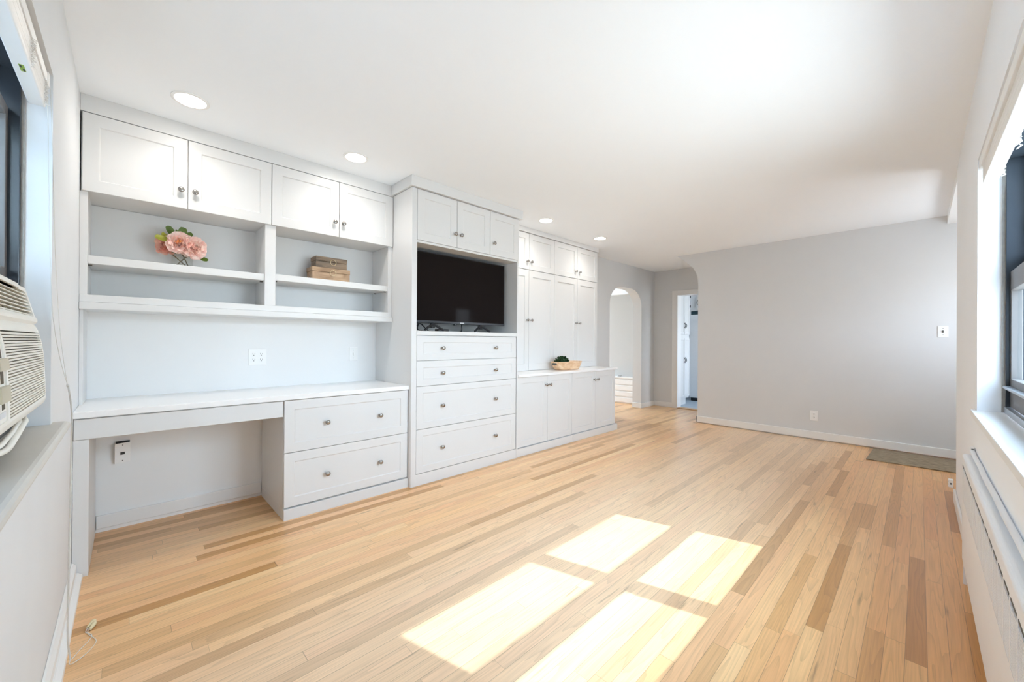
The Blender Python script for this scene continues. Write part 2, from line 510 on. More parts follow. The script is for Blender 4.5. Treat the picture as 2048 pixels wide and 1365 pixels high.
def finish(name, bm, mat, parent=None, smooth=False, autos=None):
    bmesh.ops.recalc_face_normals(bm, faces=bm.faces)
    me = bpy.data.meshes.new(name)
    root = parent
    while root is not None and root.parent is not None:
        root = root.parent
    off = root.location if root is not None else Vector((0, 0, 0))
    if root is not None:
        for v in bm.verts:
            v.co -= off
    bm.to_mesh(me); bm.free()
    mats = mat if isinstance(mat, (list, tuple)) else [mat]
    for k in mats: me.materials.append(M[k])
    if smooth:
        for p in me.polygons: p.use_smooth = True
        if autos:
            me.set_sharp_from_angle(angle=math.radians(autos))
    o = bpy.data.objects.new(name, me)
    C.objects.link(o)
    if parent is not None: o.parent = parent
    return o


def thing(name, label, cat, loc=(0, 0, 0), group=None):
    o = bpy.data.objects.new(name, None)
    o.empty_display_size = 0.05
    C.objects.link(o)
    o.location = loc
    o['label'] = label; o['category'] = cat
    if group: o['group'] = group
    return o


def tag(o, label, cat, group=None):
    o['label'] = label; o['category'] = cat
    if group: o['group'] = group
    return o


def struct(name, bm, mat, **k):
    o = finish(name, bm, mat, **k)
    o['kind'] = 'structure'
    return o


# ------------------------------------------------------------------ dimensions
H = 2.44
XL = -0.187      # wall with the air conditioner
YR = -0.19       # wall with the big window
YB = 3.385       # wall behind the built-ins
XF = 5.89        # grey far wall
XK = 6.92        # hall end wall with the kitchen door
XW = 4.35        # where the window wall stops at the entry recess
SILL, HEAD = 0.835, 2.015

plain('sky_block_grey', (0.20, 0.22, 0.25), 0.85, noise=0.15, nscale=6)
# ------------------------------------------------------------------ room shell
b = BM()
add_box(b, -0.42, 7.03, -0.42, 7.0, -0.12, 0.0)
add_box(b, XW - 0.12, XF + 0.13, -1.24, -0.42, -0.12, 0.0)
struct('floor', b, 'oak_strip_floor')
b = BM()
add_box(b, -0.42, 9.2, -0.42, 7.0, H, H + 0.15)
add_box(b, XW - 0.12, XF + 0.13, -1.24, -0.42, H, H + 0.15)
struct('ceiling', b, 'ceiling_white')

# right wall: window opening x 1.19-2.87
wx0, wx1 = 1.19, 2.87
b = BM()
add_box(b, -0.42, wx0, -0.42, YR, 0, H)
add_box(b, wx1, XW, -0.42, YR, 0, H)
add_box(b, wx0, wx1, -0.42, YR, HEAD, H)
add_box(b, wx0, wx1, -0.42, YR, 0, SILL - 0.03)
struct('wall_right', b, 'wall_window_white')
# entry recess beyond the window wall
b = BM()
add_box(b, XW - 0.12, XW, -1.12, -0.42, 0, H)
ex0, ex1, ez0, ez1 = 4.70, 5.45, 1.25, 1.85      # added opening, out of view, that lets sky light the far wall
add_box(b, XW - 0.12, ex0, -1.24, -1.12, 0, H)
add_box(b, ex1, XF, -1.24, -1.12, 0, H)
add_box(b, ex0, ex1, -1.24, -1.12, 0, ez0)
add_box(b, ex0, ex1, -1.24, -1.12, ez1, H)
struct('wall_entry', b, 'wall_offwhite')
struct('entry_sun_block', box(XW - 0.12, XF + 0.13, -2.7, -1.24, 2.30, 2.44), 'wall_white')   # added slab, out of view, keeping sun out of the entry opening
struct('wall_sky_block', box(-2.6, -2.2, -4.0, 8.0, -3.0, 10.0), 'sky_block_grey')   # wall added outside to dim the sky light at the left window
struct('trim_1', box(XW, XF, YR - 0.14, YR - 0.002, 2.357, H), 'wall_white')   # dropped beam over the recess

# left wall: window opening y 0.38-2.05
ly0, ly1 = 0.38, 2.05
LS, LH = 0.857, 2.04
b = BM()
add_box(b, -0.42, XL, YR, ly0, 0, H)
add_box(b, -0.42, XL, ly1, YB, 0, H)
add_box(b, -0.42, XL, ly0, ly1, LH, H)
add_box(b, -0.42, XL, ly0, ly1, 0, LS - 0.03)
struct('wall_left', b, 'wall_offwhite')

# back wall (white behind the built-ins), grey arch wall
struct('wall_back', box(-0.42, 4.62, YB, 3.549, 0, H), 'wall_white')
ax0, ax1, az = 5.42, 6.438, 2.055
def arch_pts(x0, x1, zt, r, rz, n=10):
    pts = []
    for i in range(n + 1):
        a = PI - PI / 2 * i / n
        pts.append((x0 + r + r * math.cos(a), zt - rz + rz * math.sin(a)))
    for i in range(n + 1):
        a = PI / 2 - PI / 2 * i / n
        pts.append((x1 - r + r * math.cos(a), zt - rz + rz * math.sin(a)))
    return pts
ap = arch_pts(ax0, ax1, az, 0.36, 0.30)
b = BM()
poly = [(4.62, 0), (ax0, 0)] + ap + [(ax1, 0), (XK + 0.12, 0), (XK + 0.12, H), (4.62, H)]
add_prism(b, poly, 'y', YB, 3.549)
struct('wall_arch', b, 'wall_grey')

# far grey wall with its curved shoulder
sp = [(2.53, 2.44), (2.455, 2.385), (2.385, 2.325), (2.335, 2.275), (2.285, 2.22), (2.262, 2.185), (2.243, 2.14), (2.229, 2.085), (2.223, 2.03)]
b = BM()
poly = [(-1.12, 0), (2.222, 0)] + list(reversed(sp)) + [(-1.12, H)]
add_prism(b, poly, 'x', XF, XF + 0.13)
struct('wall_far', b, 'wall_grey')

# kitchen wall with doorway
kd0, kd1, kdz = 2.10, 2.962, 1.985
b = BM()
add_box(b, XK, XK + 0.12, kd1, YB, 0, H)
add_box(b, XK, XK + 0.12, 1.2, kd0, 0, H)
add_box(b, XK, XK + 0.12, kd0, kd1, kdz, H)
struct('wall_kitchen', b, 'wall_grey')
struct('wall_hall', box(XF + 0.13, XK, 1.08, 1.2, 0, H), 'wall_grey')
b = BM()
cy0, cy1 = kd1 - 0.012, kd1 + 0.085
add_box(b, XK - 0.022, XK + 0.14, cy0, cy1, 0, kdz + 0.075, 0.004)
add_box(b, XK - 0.022, XK + 0.14, kd0 - 0.085, kd0 + 0.012, 0, kdz + 0.075, 0.004)
add_box(b, XK - 0.022, XK + 0.14, kd0 + 0.012, cy0, kdz - 0.01, kdz + 0.075, 0.004)
struct('door_1', b, 'trim_white')      # white casing of the kitchen doorway
struct('trim_2', box(XK - 0.03, XK + 0.11, kd0 + 0.012, cy0, 0.0, 0.012, 0.003), 'threshold_oak')

# baseboards
def base_run(name, pts, h=0.088, t=0.018, z0=0.0):
    b = BM()
    for (x0, x1, y0, y1) in pts:
        add_box(b, x0, x1, y0, y1, z0, h, 0.004)
    return struct(name, b, 'trim_white')
base_run('baseboard_far', [(XF - 0.018, XF - 0.001, -1.1, 2.24), (XF - 0.018, XF + 0.13, 2.223, 2.241)], 0.098, z0=0.012)
base_run('baseboard_arch', [(ax1 - 0.018, XK - 0.001, YB - 0.018, YB - 0.001), (ax1 - 0.019, ax1 - 0.001, YB - 0.018, 3.549)], 0.085)
base_run('baseboard_hall', [(XK - 0.018, XK - 0.001, cy1, YB - 0.018)], 0.085)
base_run('baseboard_back', [(-0.13, 0.71, YB - 0.016, YB - 0.001)], 0.102, z0=0.024)
base_run('baseboard_right', [(3.0, XW + 0.012, YR + 0.001, YR + 0.014)], 0.085)
# stepped left baseboard with quarter-round shoe
b = BM()
add_prism(b, [(XL + 0.001, 0), (-0.150, 0), (-0.151, 0.018), (-0.166, 0.030), (-0.170, 0.030), (-0.170, 0.066), (-0.180, 0.080), (XL + 0.001, 0.082)], 'y', -0.17, 2.795)
struct('baseboard_left', b, 'trim_white')

# sills
struct('trim_3', box(wx0 - 0.06, wx1 + 0.075, -0.275, -0.172, SILL - 0.03, SILL, 0.004), 'trim_white')
b = BM()
sp_ = [(-0.30, LS - 0.03), (-0.158, LS - 0.03)]
for i in range(7):
    a = -PI / 2 + PI * i / 6
    sp_.append((-0.158 + 0.014 * math.cos(a), LS - 0.015 + 0.015 * math.sin(a)))
sp_ += [(-0.30, LS)]
# overhang only in front of the wall face
add_prism(b, sp_, 'y', 0.40, 2.045)
add_prism(b, [(XL + 0.001, LS - 0.03)] + sp_[1:-1] + [(XL + 0.001, LS)], 'y', 2.045, 2.10)
struct('trim_4', b, 'sill_stone')

# ------------------------------------------------------------------ dining room beyond the arch, kitchen beyond the door
b = BM()
add_box(b, 6.86, 6.98, 3.549, 7.0, 0, H)
add_box(b, 4.88, 5.0, 3.549, 7.0, 0, H)
add_box(b, 5.0, 5.2, 6.6, 6.72, 0, H); add_box(b, 6.6, 6.86, 6.6, 6.72, 0, H)
add_box(b, 5.2, 6.6, 6.6, 6.72, 0, 0.75); add_box(b, 5.2, 6.6, 6.6, 6.72, 2.0, H)
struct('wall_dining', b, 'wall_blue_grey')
struct('trim_5', box(6.76, 6.86, 3.56, 6.6, 2.07, H), 'ceiling_white')
b = BM()
add_box(b, 6.70, 6.858, 3.56, 5.6, 0.0, 0.47)
for k in range(4):
    add_box(b, 6.682, 6.702, 3.57, 5.6, 0.02 + k * 0.112, 0.108 + k * 0.112, 0.006)
o = finish('radiator_cover', b, 'trim_white')
t_ = o
tag(o, 'low white boarded radiator cover along the wall beyond the arch', 'radiator cover')
finish('top_board', box(6.67, 6.859, 3.56, 5.6, 0.47, 0.495, 0.004), 'trim_white', parent=o)
b = BM()
add_lathe(b, [(0.0, 0.004), (0.03, 0.0), (0.036, 0.004), (0.055, 0.03), (0.052, 0.03), (0.034, 0.008), (0.0, 0.008)], (6.74, 3.99, 0.495), cap=False)
tag(finish('dish', b, 'ceramic', smooth=True), 'small grey dish on the white ledge seen through the arch', 'dish')

b = BM()
add_box(b, XK + 0.12, 9.2, 3.62, 3.74, 0, H)
add_box(b, 9.1, 9.22, 0.4, 3.62, 0, H)
add_box(b, XK + 0.12, 7.3, 0.38, 0.5, 0, H); add_box(b, 8.15, 9.1, 0.38, 0.5, 0, H)
add_box(b, 7.3, 8.15, 0.38, 0.5, 0, 1.0); add_box(b, 7.3, 8.15, 0.38, 0.5, 1.85, H)
add_box(b, XK + 0.12, XK + 0.14, 0.5, kd0 - 0.09, 0, H)
struct('wall_kitchen_far', b, 'wall_white')
struct('floor_kitchen', box(7.03, 9.2, 0.4, 3.62, -0.12, 0.004), 'kitchen_tile')


def pull(bm, x, y, z, h=0.09, axis='y'):
    pts = []
    for i in range(9):
        a = PI * i / 8
        o_ = 0.028 * math.sin(a)
        zz = z - h / 2 + h * i / 8
        pts.append((x, y - o_, zz) if axis == 'y' else (x - o_, y, zz))
    add_tube(bm, pts, 0.0055, 6)


# pantry
t = thing('pantry_cabinet', 'tall white pantry cabinet with black bow handles inside the kitchen doorway', 'cabinet', (7.3, 3.2, 0))
finish('body', box(7.075, 7.52, 3.0, 3.6, 0.13, 2.2), 'cabinet_white', t)
finish('plinth', box(7.085, 7.51, 3.05, 3.59, 0.004, 0.13), 'cabinet_white', t)
for x0, x1, hx in ((7.085, 7.285, 7.262), (7.292, 7.508, 7.315)):
    for z0, z1, hz in ((0.16, 1.23, 0.83), (1.30, 2.16, 1.46)):
        d = finish('door', add_panel_front(BM(), x0, x1, z0, z1, 2.982, 0.017, 0.035, depth=0.006), 'cabinet_white', t)
        bb = BM(); pull(bb, hx, 2.983, hz, 0.10)
        finish('handle', bb, 'black_iron', d, smooth=True)
# fridge
t = thing('refrigerator', 'pale grey refrigerator standing beyond the pantry in the kitchen', 'refrigerator', (8.35, 2.8, 0))
finish('cabinet_shell', box(8.03, 8.75, 2.42, 3.17, 0.06, 1.70, 0.01), 'steel_fridge', t)
finish('door', box(7.975, 8.026, 2.42, 3.17, 0.07, 1.70, 0.008), 'steel_fridge', t)
finish('gap_shade', box(8.0, 8.7, 2.44, 3.15, 1.701, 1.768), 'gap_shade_teal', t)  # dark slab paints the shade in the gap below the cabinet
finish('kick_grille', box(8.01, 8.7, 2.44, 3.15, 0.004, 0.06), 'black_plastic', t)
t = thing('over_fridge_cabinet', 'small white cabinet hung above the refrigerator with black hinges', 'cabinet', (8.2, 2.8, 1.77))
finish('body', box(7.96, 8.6, 2.4, 3.19, 1.775, 2.2), 'cabinet_white', t)
d = finish('door', add_panel_front(BM(), 2.99, 3.175, 1.79, 2.15, 7.943, 0.016, 0.04, axis='x'), 'cabinet_white', t)
for hz in (1.84, 2.03):
    finish('hinge', box(7.935, 7.943, 3.135, 3.157, hz, hz + 0.045), 'black_iron', d)
bb = BM(); pull(bb, 7.944, 3.008, 1.93, 0.09, 'x'); finish('handle', bb, 'black_iron', d, smooth=True)
finish('door', add_panel_front(BM(), 2.42, 2.982, 1.79, 2.15, 7.943, 0.016, 0.04, axis='x'), 'cabinet_white', t)


# ------------------------------------------------------------------ windows
def sash_frame(bm, a0, a1, z0, z1, d0, d1, st, bot, top, axis):
    """rectangular sash of stiles and rails; a along the wall, d depth"""
    def B(p0, p1, q0, q1):
        if axis == 'x': add_box(bm, p0, p1, d0, d1, q0, q1, 0.002)
        else: add_box(bm, d0, d1, p0, p1, q0, q1, 0.002)
    B(a0, a0 + st, z0, z1); B(a1 - st, a1, z0, z1)
    B(a0 + st, a1 - st, z0, z0 + bot); B(a0 + st, a1 - st, z1 - top, z1)


def pane(a0, a1, z0, z1, d, axis):
    return box(a0, a1, d - 0.002, d + 0.002, z0, z1) if axis == 'x' else box(d - 0.002, d + 0.002, a0, a1, z0, z1)


# right window: two double hung units side by side
w = bpy.data.objects.new('window_1', None); C.objects.link(w); w['kind'] = 'structure'; w.location = (2.03, -0.3, SILL)
b = BM()
for a0, a1 in ((wx0, wx0 + 0.026), (wx1 - 0.026, wx1)):
    add_box(b, a0, a1, -0.385, -0.272, SILL, HEAD, 0.002)
add_box(b, 2.005, 2.075, -0.385, -0.272, SILL + 0.03, HEAD - 0.03, 0.002)
add_box(b, wx0 + 0.026, wx1 - 0.026, -0.385, -0.272, HEAD - 0.03, HEAD, 0.002)
finish('window_frame', b, 'window_black', w)
b = BM()
add_box(b, wx0 + 0.001, wx1 - 0.001, -0.29, -0.2685, SILL + 0.002, SILL + 0.03, 0.002)
finish('sill_track', b, 'aluminium', w)
b = BM()
add_box(b, wx1 - 0.012, wx1 - 0.001, -0.272, -0.262, SILL + 0.003, HEAD - 0.003)
add_box(b, wx0 + 0.002, wx1 - 0.012, -0.272, -0.262, HEAD - 0.014, HEAD - 0.001)
finish('caulk_bead', b, 'caulk', w)
for a0, a1 in ((wx0 + 0.028, 2.003), (2.077, wx1 - 0.028)):
    b = BM(); sash_frame(b, a0, a1, 0.868, 1.475, -0.318, -0.285, 0.018, 0.125, 0.085, 'x')
    s_ = finish('lower_sash', b, 'window_grey', w)
    finish('glass', pane(a0 + 0.018, a1 - 0.018, 0.993, 1.39, -0.305, 'x'), 'window_glass', s_)
    b = BM(); add_box(b, a0 + 0.02, a1 - 0.01, -0.286, -0.262, 0.950, 0.962, 0.003)
    finish('lift_rail', b, 'aluminium', s_)
    b = BM(); sash_frame(b, a0, a1, 1.475, 2.004, -0.36, -0.325, 0.018, 0.075, 0.03, 'x')
    s_ = finish('upper_sash', b, 'window_black', w)
    finish('glass', pane(a0 + 0.018, a1 - 0.018, 1.55, 1.974, -0.343, 'x'), 'window_glass', s_)

# left window: lower sash raised above the air conditioner
w = bpy.data.objects.new('window_2', None); C.objects.link(w); w['kind'] = 'structure'; w.location = (-0.3, 1.2, LS)
b = BM()
for a0, a1 in ((ly0, ly0 + 0.026), (ly1 - 0.026, ly1)):
    add_box(b, -0.385, -0.253, a0, a1, LS, LH, 0.002)
add_box(b, -0.385, -0.253, ly0 + 0.026, ly1 - 0.026, LH - 0.03, LH, 0.002)
add_box(b, -0.385, -0.253, 1.09, 1.16, LS + 0.03, LH - 0.03, 0.002)
add_box(b, -0.385, -0.262, ly0 + 0.026, ly1 - 0.026, LS, LS + 0.03, 0.002)
finish('window_frame', b, 'window_black', w)
b = BM(); add_box(b, -0.254, -0.246, ly1 - 0.010, ly1 - 0.001, LS + 0.003, LH - 0.003)
finish('caulk_bead', b, 'caulk', w)
b = BM(); sash_frame(b, 1.162, ly1 - 0.028, 1.34, 1.885, -0.31, -0.278, 0.03, 0.03, 0.035, 'y')
s_ = finish('lower_sash', b, 'window_grey', w)
finish('glass', pane(1.192, ly1 - 0.058, 1.37, 1.85, -0.297, 'y'), 'window_glass', s_)
b = BM(); sash_frame(b, 1.162, ly1 - 0.028, 1.42, 2.004, -0.355, -0.32, 0.03, 0.04, 0.03, 'y')
s_ = finish('upper_sash', b, 'window_black', w)
finish('glass', pane(1.192, ly1 - 0.058, 1.46, 1.974, -0.338, 'y'), 'window_glass', s_)
b = BM(); sash_frame(b, ly0 + 0.028, 1.088, 0.89, 1.475, -0.31, -0.278, 0.03, 0.06, 0.035, 'y')
s_ = finish('lower_sash', b, 'window_grey', w)
finish('glass', pane(ly0 + 0.058, 1.058, 0.95, 1.44, -0.297, 'y'), 'window_glass', s_)
b = BM(); sash_frame(b, ly0 + 0.028, 1.088, 1.44, 2.004, -0.355, -0.32, 0.03, 0.04, 0.03, 'y')
s_ = finish('upper_sash', b, 'window_black', w)
finish('glass', pane(ly0 + 0.058, 1.058, 1.48, 1.974, -0.338, 'y'), 'window_glass', s_)

# ------------------------------------------------------------------ recessed lights
def downlight(x, y, label):
    t = thing('recessed_light', label, 'ceiling light', (x, y, H), 'recessed lights over the built-ins')
    b = BM()
    add_lathe(b, [(0.066, -0.0005), (0.083, -0.0005), (0.083, -0.004), (0.078, -0.007), (0.068, -0.006), (0.066, -0.003)], (x, y, H), cap=False, seg=40)
    finish('trim_ring', b, 'plate_white', t, smooth=True, autos=40)
    b = BM()
    add_lathe(b, [(0.0, -0.0025), (0.067, -0.0025), (0.067, -0.0005), (0, -0.0005)], (x, y, H), cap=False, seg=40)
    finish('lens', b, 'lamp_lens', t)
    d = bpy.data.lights.new('lamp', 'SPOT')
    d.energy = 5.6; d.spot_size = math.radians(150); d.spot_blend = 0.9; d.shadow_soft_size = 0.055
    d.color = (1.0, 0.97, 0.93)
    l = bpy.data.objects.new('lamp', d); C.objects.link(l); l.parent = t; l.location = (0, 0, -0.012)


downlight(0.235, 2.742, 'round recessed ceiling light nearest the left wall')
downlight(1.145, 2.769, 'round recessed ceiling light just before the tall television cabinet')
downlight(3.18, 2.767, 'round recessed ceiling light just past the television cabinet crown')
downlight(4.203, 2.769, 'round recessed ceiling light farthest back, near the arch')


# ------------------------------------------------------------------ knobs and doors
def knob_bm(x, y, z):
    return add_lathe(BM(), [(0.0, 0.0), (0.009, 0.0), (0.0085, 0.003), (0.0055, 0.005), (0.005, 0.014), (0.012, 0.018),
                            (0.0155, 0.022), (0.0155, 0.026), (0.012, 0.0295), (0.006, 0.031), (0.0, 0.0312)], (x, y, z), (0, -1, 0), 20, cap=False)


KNOB = None


def knob(parent, x, y, z):
    """copies share one mesh"""
    global KNOB
    root = parent
    while root.parent is not None: root = root.parent
    if KNOB is None:
        KNOB = finish('knob', knob_bm(0, 0, 0), 'nickel', smooth=True, autos=50)
        o = KNOB
    else:
        o = KNOB.copy(); C.objects.link(o)
    o.parent = parent
    o.location = Vector((x, y, z)) - root.location
    return o


CW = 'cabinet_white'
G = 0.0018   # half gap between fronts

# upper cabinets over the desk
def wall_cab(label, doors, z0, z1, yf, yb, x0, x1, kz, kxs, rail=0.062, group=None):
    t = thing('wall_cabinet', label, 'cabinet', ((x0 + x1) / 2, yb, z0), group)
    finish('body', box(x0, x1, yf + 0.0205, yb, z0 + 0.001, z1 + 0.003), CW, t)
    for (a, b_), kx in zip(doors, kxs):
        d = finish('door', add_panel_front(BM(), a + G, b_ - G, z0, z1, yf, 0.019, rail), CW, t)
        if kx is not None: knob(d, kx, yf, kz)
    return t


wall_cab('white wall cabinet with two doors above the flower shelf', [(-0.180, 0.253), (0.253, 0.695)], 1.932, 2.346, 3.063, YB - 0.001, -0.183, 0.6945, 2.036, (0.221, 0.287))
wall_cab('white wall cabinet with two doors above the wooden boxes', [(0.695, 1.143), (1.143, 1.583)], 1.932, 2.346, 3.063, YB - 0.001, 0.6955, 1.584, 2.036, (1.108, 1.171))
struct('trim_6', box(XL + 0.001, 1.584, 3.064, YB - 0.001, 2.3505, H - 0.0005), CW)

# open shelf unit
t = thing('shelf_unit', 'open white two-bay shelf unit holding the flowers and wooden boxes', 'shelf', (0.7, YB, 1.306))
ys = 3.080
b = BM(); add_box(b, XL + 0.001, 1.584, YB - 0.012, YB - 0.001, 1.345, 1.931)
finish('back_panel', b, CW, t)
b = BM(); add_box(b, XL + 0.001, -0.157, ys, YB - 0.012, 1.385, 1.931)
finish('side_panel', b, CW, t)
b = BM(); add_box(b, 1.549, 1.584, ys, YB - 0.012, 1.385, 1.931)
finish('side_panel', b, CW, t)
b = BM(); add_box(b, 0.661, 0.724, ys, YB - 0.012, 1.385, 1.931)
finish('divider', b, CW, t)
b = BM(); add_box(b, XL + 0.001, 1.584, ys - 0.002, YB - 0.012, 1.345, 1.3845, 0.002)
finish('bottom_board', b, CW, t)
b = BM(); add_box(b, XL + 0.001, 1.584, ys - 0.016, YB - 0.001, 1.306, 1.3435, 0.003)
finish('light_rail', b, CW, t)
finish('shelf_board', box(-0.1565, 0.6605, 3.09, YB - 0.013, 1.552, 1.596, 0.002), CW, t)
finish('shelf_board', box(0.7245, 1.5485, 3.09, YB - 0.013, 1.560, 1.604, 0.002), CW, t)
for (px_, py_, pz_) in ((0.652, 3.14, 1.548), (-0.15, 3.14, 1.548), (1.540, 3.12, 1.556), (1.540, 3.30, 1.556), (0.735, 3.12, 1.556)):
    finish('shelf_pin', add_tube(BM(), [(px_ - 0.008, py_, pz_), (px_ + 0.008, py_, pz_)], 0.004, 8), 'slot_dark', t)
SH1, SH2 = 1.596, 1.604

# gable strip under the shelf unit, against the left wall
struct('trim_7', box(XL + 0.001, -0.172, 3.10, YB - 0.001, 0.797, 1.305), CW)

# desk: top, apron, gable
tag(finish('desk_worktop', box(XL + 0.002, 1.584, 2.787, YB - 0.001, 0.767, 0.797, 0.002), 'quartz'), 'long white stone worktop of the built-in desk', 'worktop')
t = thing('built_in_desk', 'white desk apron and gable leg around the open knee space', 'desk', (0.25, 2.9, 0))
finish('apron', box(-0.184, 0.707, 2.80, 2.82, 0.662, 0.760, 0.002), CW, t)
finish('gable_leg', box(-0.186, -0.132, 2.802, 3.365, 0.0, 0.660, 0.002), CW, t)
finish('bearer', box(-0.184, 0.707, 2.8205, 3.36, 0.7, 0.7665), CW, t)

# file drawer cabinet
def drawer(t, x0, x1, z0, z1, yf, kxs, kz, rail=0.055, railz=None):
    d = finish('drawer', add_panel_front(BM(), x0 + G, x1 - G, z0 + G, z1 - G, yf, 0.019, rail, railz, depth=0.005, slope=0.006), CW, t)
    for kx in kxs: knob(d, kx, yf, kz)
    return d


t = thing('file_cabinet', 'white two-drawer cabinet under the right end of the desk', 'cabinet', (1.15, 3.1, 0))
finish('body', box(0.7115, 1.584, 2.8205, YB - 0.02, 0.072, 0.7662), CW, t)
finish('plinth', box(0.7115, 1.584, 2.794, YB - 0.02, 0.0, 0.070, 0.002), CW, t)
drawer(t, 0.712, 1.582, 0.4265, 0.763, 2.80, (0.972, 1.350), 0.594, 0.058)
drawer(t, 0.712, 1.582, 0.078, 0.4265, 2.80, (0.974, 1.352), 0.247, 0.058)

# television tower
t = thing('television_cabinet', 'tall white cabinet with television niche, four drawers and three top doors', 'cabinet', (2.17, 3.1, 0))
yT = 2.759
TX0, TX1, OX0, OX1 = 1.586, 2.765, 1.631, 2.745
finish('side_panel', box(TX0, OX0, yT, YB - 0.001, 0.0, 2.3545, 0.0015), CW, t)
finish('side_panel', box(OX1, TX1, yT, YB - 0.001, 0.0, 2.3545, 0.0015), CW, t)
finish('back_panel', box(OX0, OX1, YB - 0.014, YB - 0.001, 0.09, 2.3545), CW, t)
finish('niche_floor', box(OX0 + 0.0005, OX1 - 0.0005, yT, YB - 0.0145, 1.196, 1.230, 0.0015), CW, t)
finish('niche_top', box(OX0 + 0.0005, OX1 - 0.0005, yT + 0.004, YB - 0.0145, 1.930, 1.948), CW, t)
finish('drawer_case', box(OX0 + 0.0005, OX1 - 0.0005, yT + 0.022, YB - 0.0145, 0.092, 1.194), CW, t)
finish('upper_case', box(OX0 + 0.0005, OX1 - 0.0005, yT + 0.022, YB - 0.0145, 1.9485, 2.354), CW, t)
finish('plinth', box(OX0 + 0.0005, OX1 - 0.0005, yT + 0.003, YB - 0.0145, 0.0, 0.090), CW, t)
for (z0, z1, kz, rz) in ((0.990, 1.192, 1.091, 0.052), (0.786, 0.990, 0.886, 0.052), (0.443, 0.786, 0.616, 0.052), (0.093, 0.443, 0.273, 0.052)):
    drawer(t, OX0 + 0.001, OX1 - 0.006, z0, z1, yT + 0.002, (1.875, 2.463), kz, 0.060, rz)
for (x0, x1, kx) in ((1.632, 2.016, 1.992), (2.016, 2.390, 2.054), (2.390, 2.763, 2.433)):
    d = finish('door', add_panel_front(BM(), x0 + G, x1 - G, 1.950, 2.352, yT - 0.001, 0.019, 0.062, depth=0.006), CW, t)
    knob(d, kx, yT - 0.001, 2.060)
finish('crown', box(1.566, 2.80, 2.737, YB - 0.001, 2.3575, H - 0.0005, 0.002), CW, t)

# television
TVY = 2.885
t = thing('television', 'flat black television standing in the white cabinet niche', 'television', (2.17, TVY, 1.230))
finish('casing', box(1.660, 2.692, TVY, TVY + 0.045, 1.300, 1.902, 0.004), 'tv_bezel', t)
finish('screen', box(1.672, 2.680, TVY - 0.0015, TVY + 0.001, 1.322, 1.893), 'tv_screen', t)
b = BM()
for k in range(5):
    x = 2.148 + k * 0.0090
    add_box(b, x, x + 0.0074, TVY - 0.0022, TVY - 0.0004, 1.3065, 1.3155)
finish('logo', b, 'logo_grey', t)
for fx in (1.873, 2.405):
    b = BM()
    pts = [(fx - 0.095, TVY - 0.01, 1.239), (fx - 0.07, TVY - 0.005, 1.258), (fx - 0.03, TVY + 0.01, 1.278), (fx, TVY + 0.016, 1.284), (fx + 0.035, TVY + 0.016, 1.278),
           (fx + 0.075, TVY + 0.012, 1.258), (fx + 0.105, TVY + 0.008, 1.239)]
    add_tube(b, smooth_path(pts, 4), 0.0105, 8)
    add_box(b, fx - 0.018, fx + 0.018, TVY + 0.012, TVY + 0.034, 1.262, 1.302, 0.003)
    finish('foot', b, 'black_plastic', t, smooth=True, autos=40)
finish('sensor', box(2.088, 2.112, TVY + 0.002, TVY + 0.02, 1.289, 1.301, 0.002), 'black_plastic', t)
# cables and a small box behind the set
b = BM()
add_tube(b, smooth_path([(1.66, 3.0, 1.236), (1.70, 2.96, 1.31), (1.78, 2.99, 1.30), (1.80, 3.02, 1.245), (1.95, 3.05, 1.236), (2.1, 3.02, 1.235), (2.24, 3.0, 1.236), (2.25, 3.0, 1.31)], 5), 0.005, 8)
add_tube(b, smooth_path([(1.68, 3.05, 1.236), (1.76, 3.02, 1.262), (1.84, 3.05, 1.30), (1.93, 3.06, 1.24), (2.05, 3.08, 1.2345)], 5), 0.0045, 8)
tag(finish('television_cable', b, 'black_plastic', smooth=True), 'black cables tangled on the niche floor behind the television', 'cable')
b = box(1.96, 2.075, 2.955, 3.01, 1.2305, 1.256, 0.004)
tag(finish('media_box', b, 'black_plastic'), 'small black box under the television between its feet', 'electronic box')

# tall cabinets on the counter
YC = 3.0985
TD = [2.812, 3.273, 3.721, 4.189, 4.645]
CT = 0.817
def tall(label, xs, kxs, z0, z1, kz, railz):
    t = thing('tall_cabinet' if z1 - z0 > 0.6 else 'wall_cabinet', label, 'cabinet', ((xs[0] + xs[2]) / 2, YB, z0))
    finish('body', box(xs[0] + 0.0005, xs[2] - 0.0005, YC + 0.0205, YB - 0.001, z0, z1), CW, t)
    for i in (0, 1):
        d = finish('door', add_panel_front(BM(), xs[i] + G, xs[i + 1] - G, z0 + 0.003, z1 - 0.002, YC, 0.0195, 0.063, railz, depth=0.009), CW, t)
        knob(d, kxs[i], YC, kz)
tall('white upper cabinet just right of the television cabinet, with two small doors', (2.812, 3.273, 3.721), (3.238, 3.304), 1.968, 2.383, 2.060, 0.063)
tall('white upper cabinet at the far end of the built-ins, with two small doors', (3.721, 4.189, 4.645), (4.145, 4.228), 1.968, 2.383, 2.060, 0.063)
tall('tall white two-door cabinet on the counter just right of the television cabinet', (2.812, 3.273, 3.721), (3.240, 3.308), CT + 0.0005, 1.966, 1.394, 0.072)
tall('tall white two-door cabinet on the counter at the far end of the built-ins', (3.721, 4.189, 4.645), (4.148, 4.224), CT + 0.0005, 1.966, 1.394, 0.072)
struct('trim_8', box(2.80, 4.66, YC - 0.014, YB - 0.001, 2.3855, H - 0.0005, 0.002), CW)

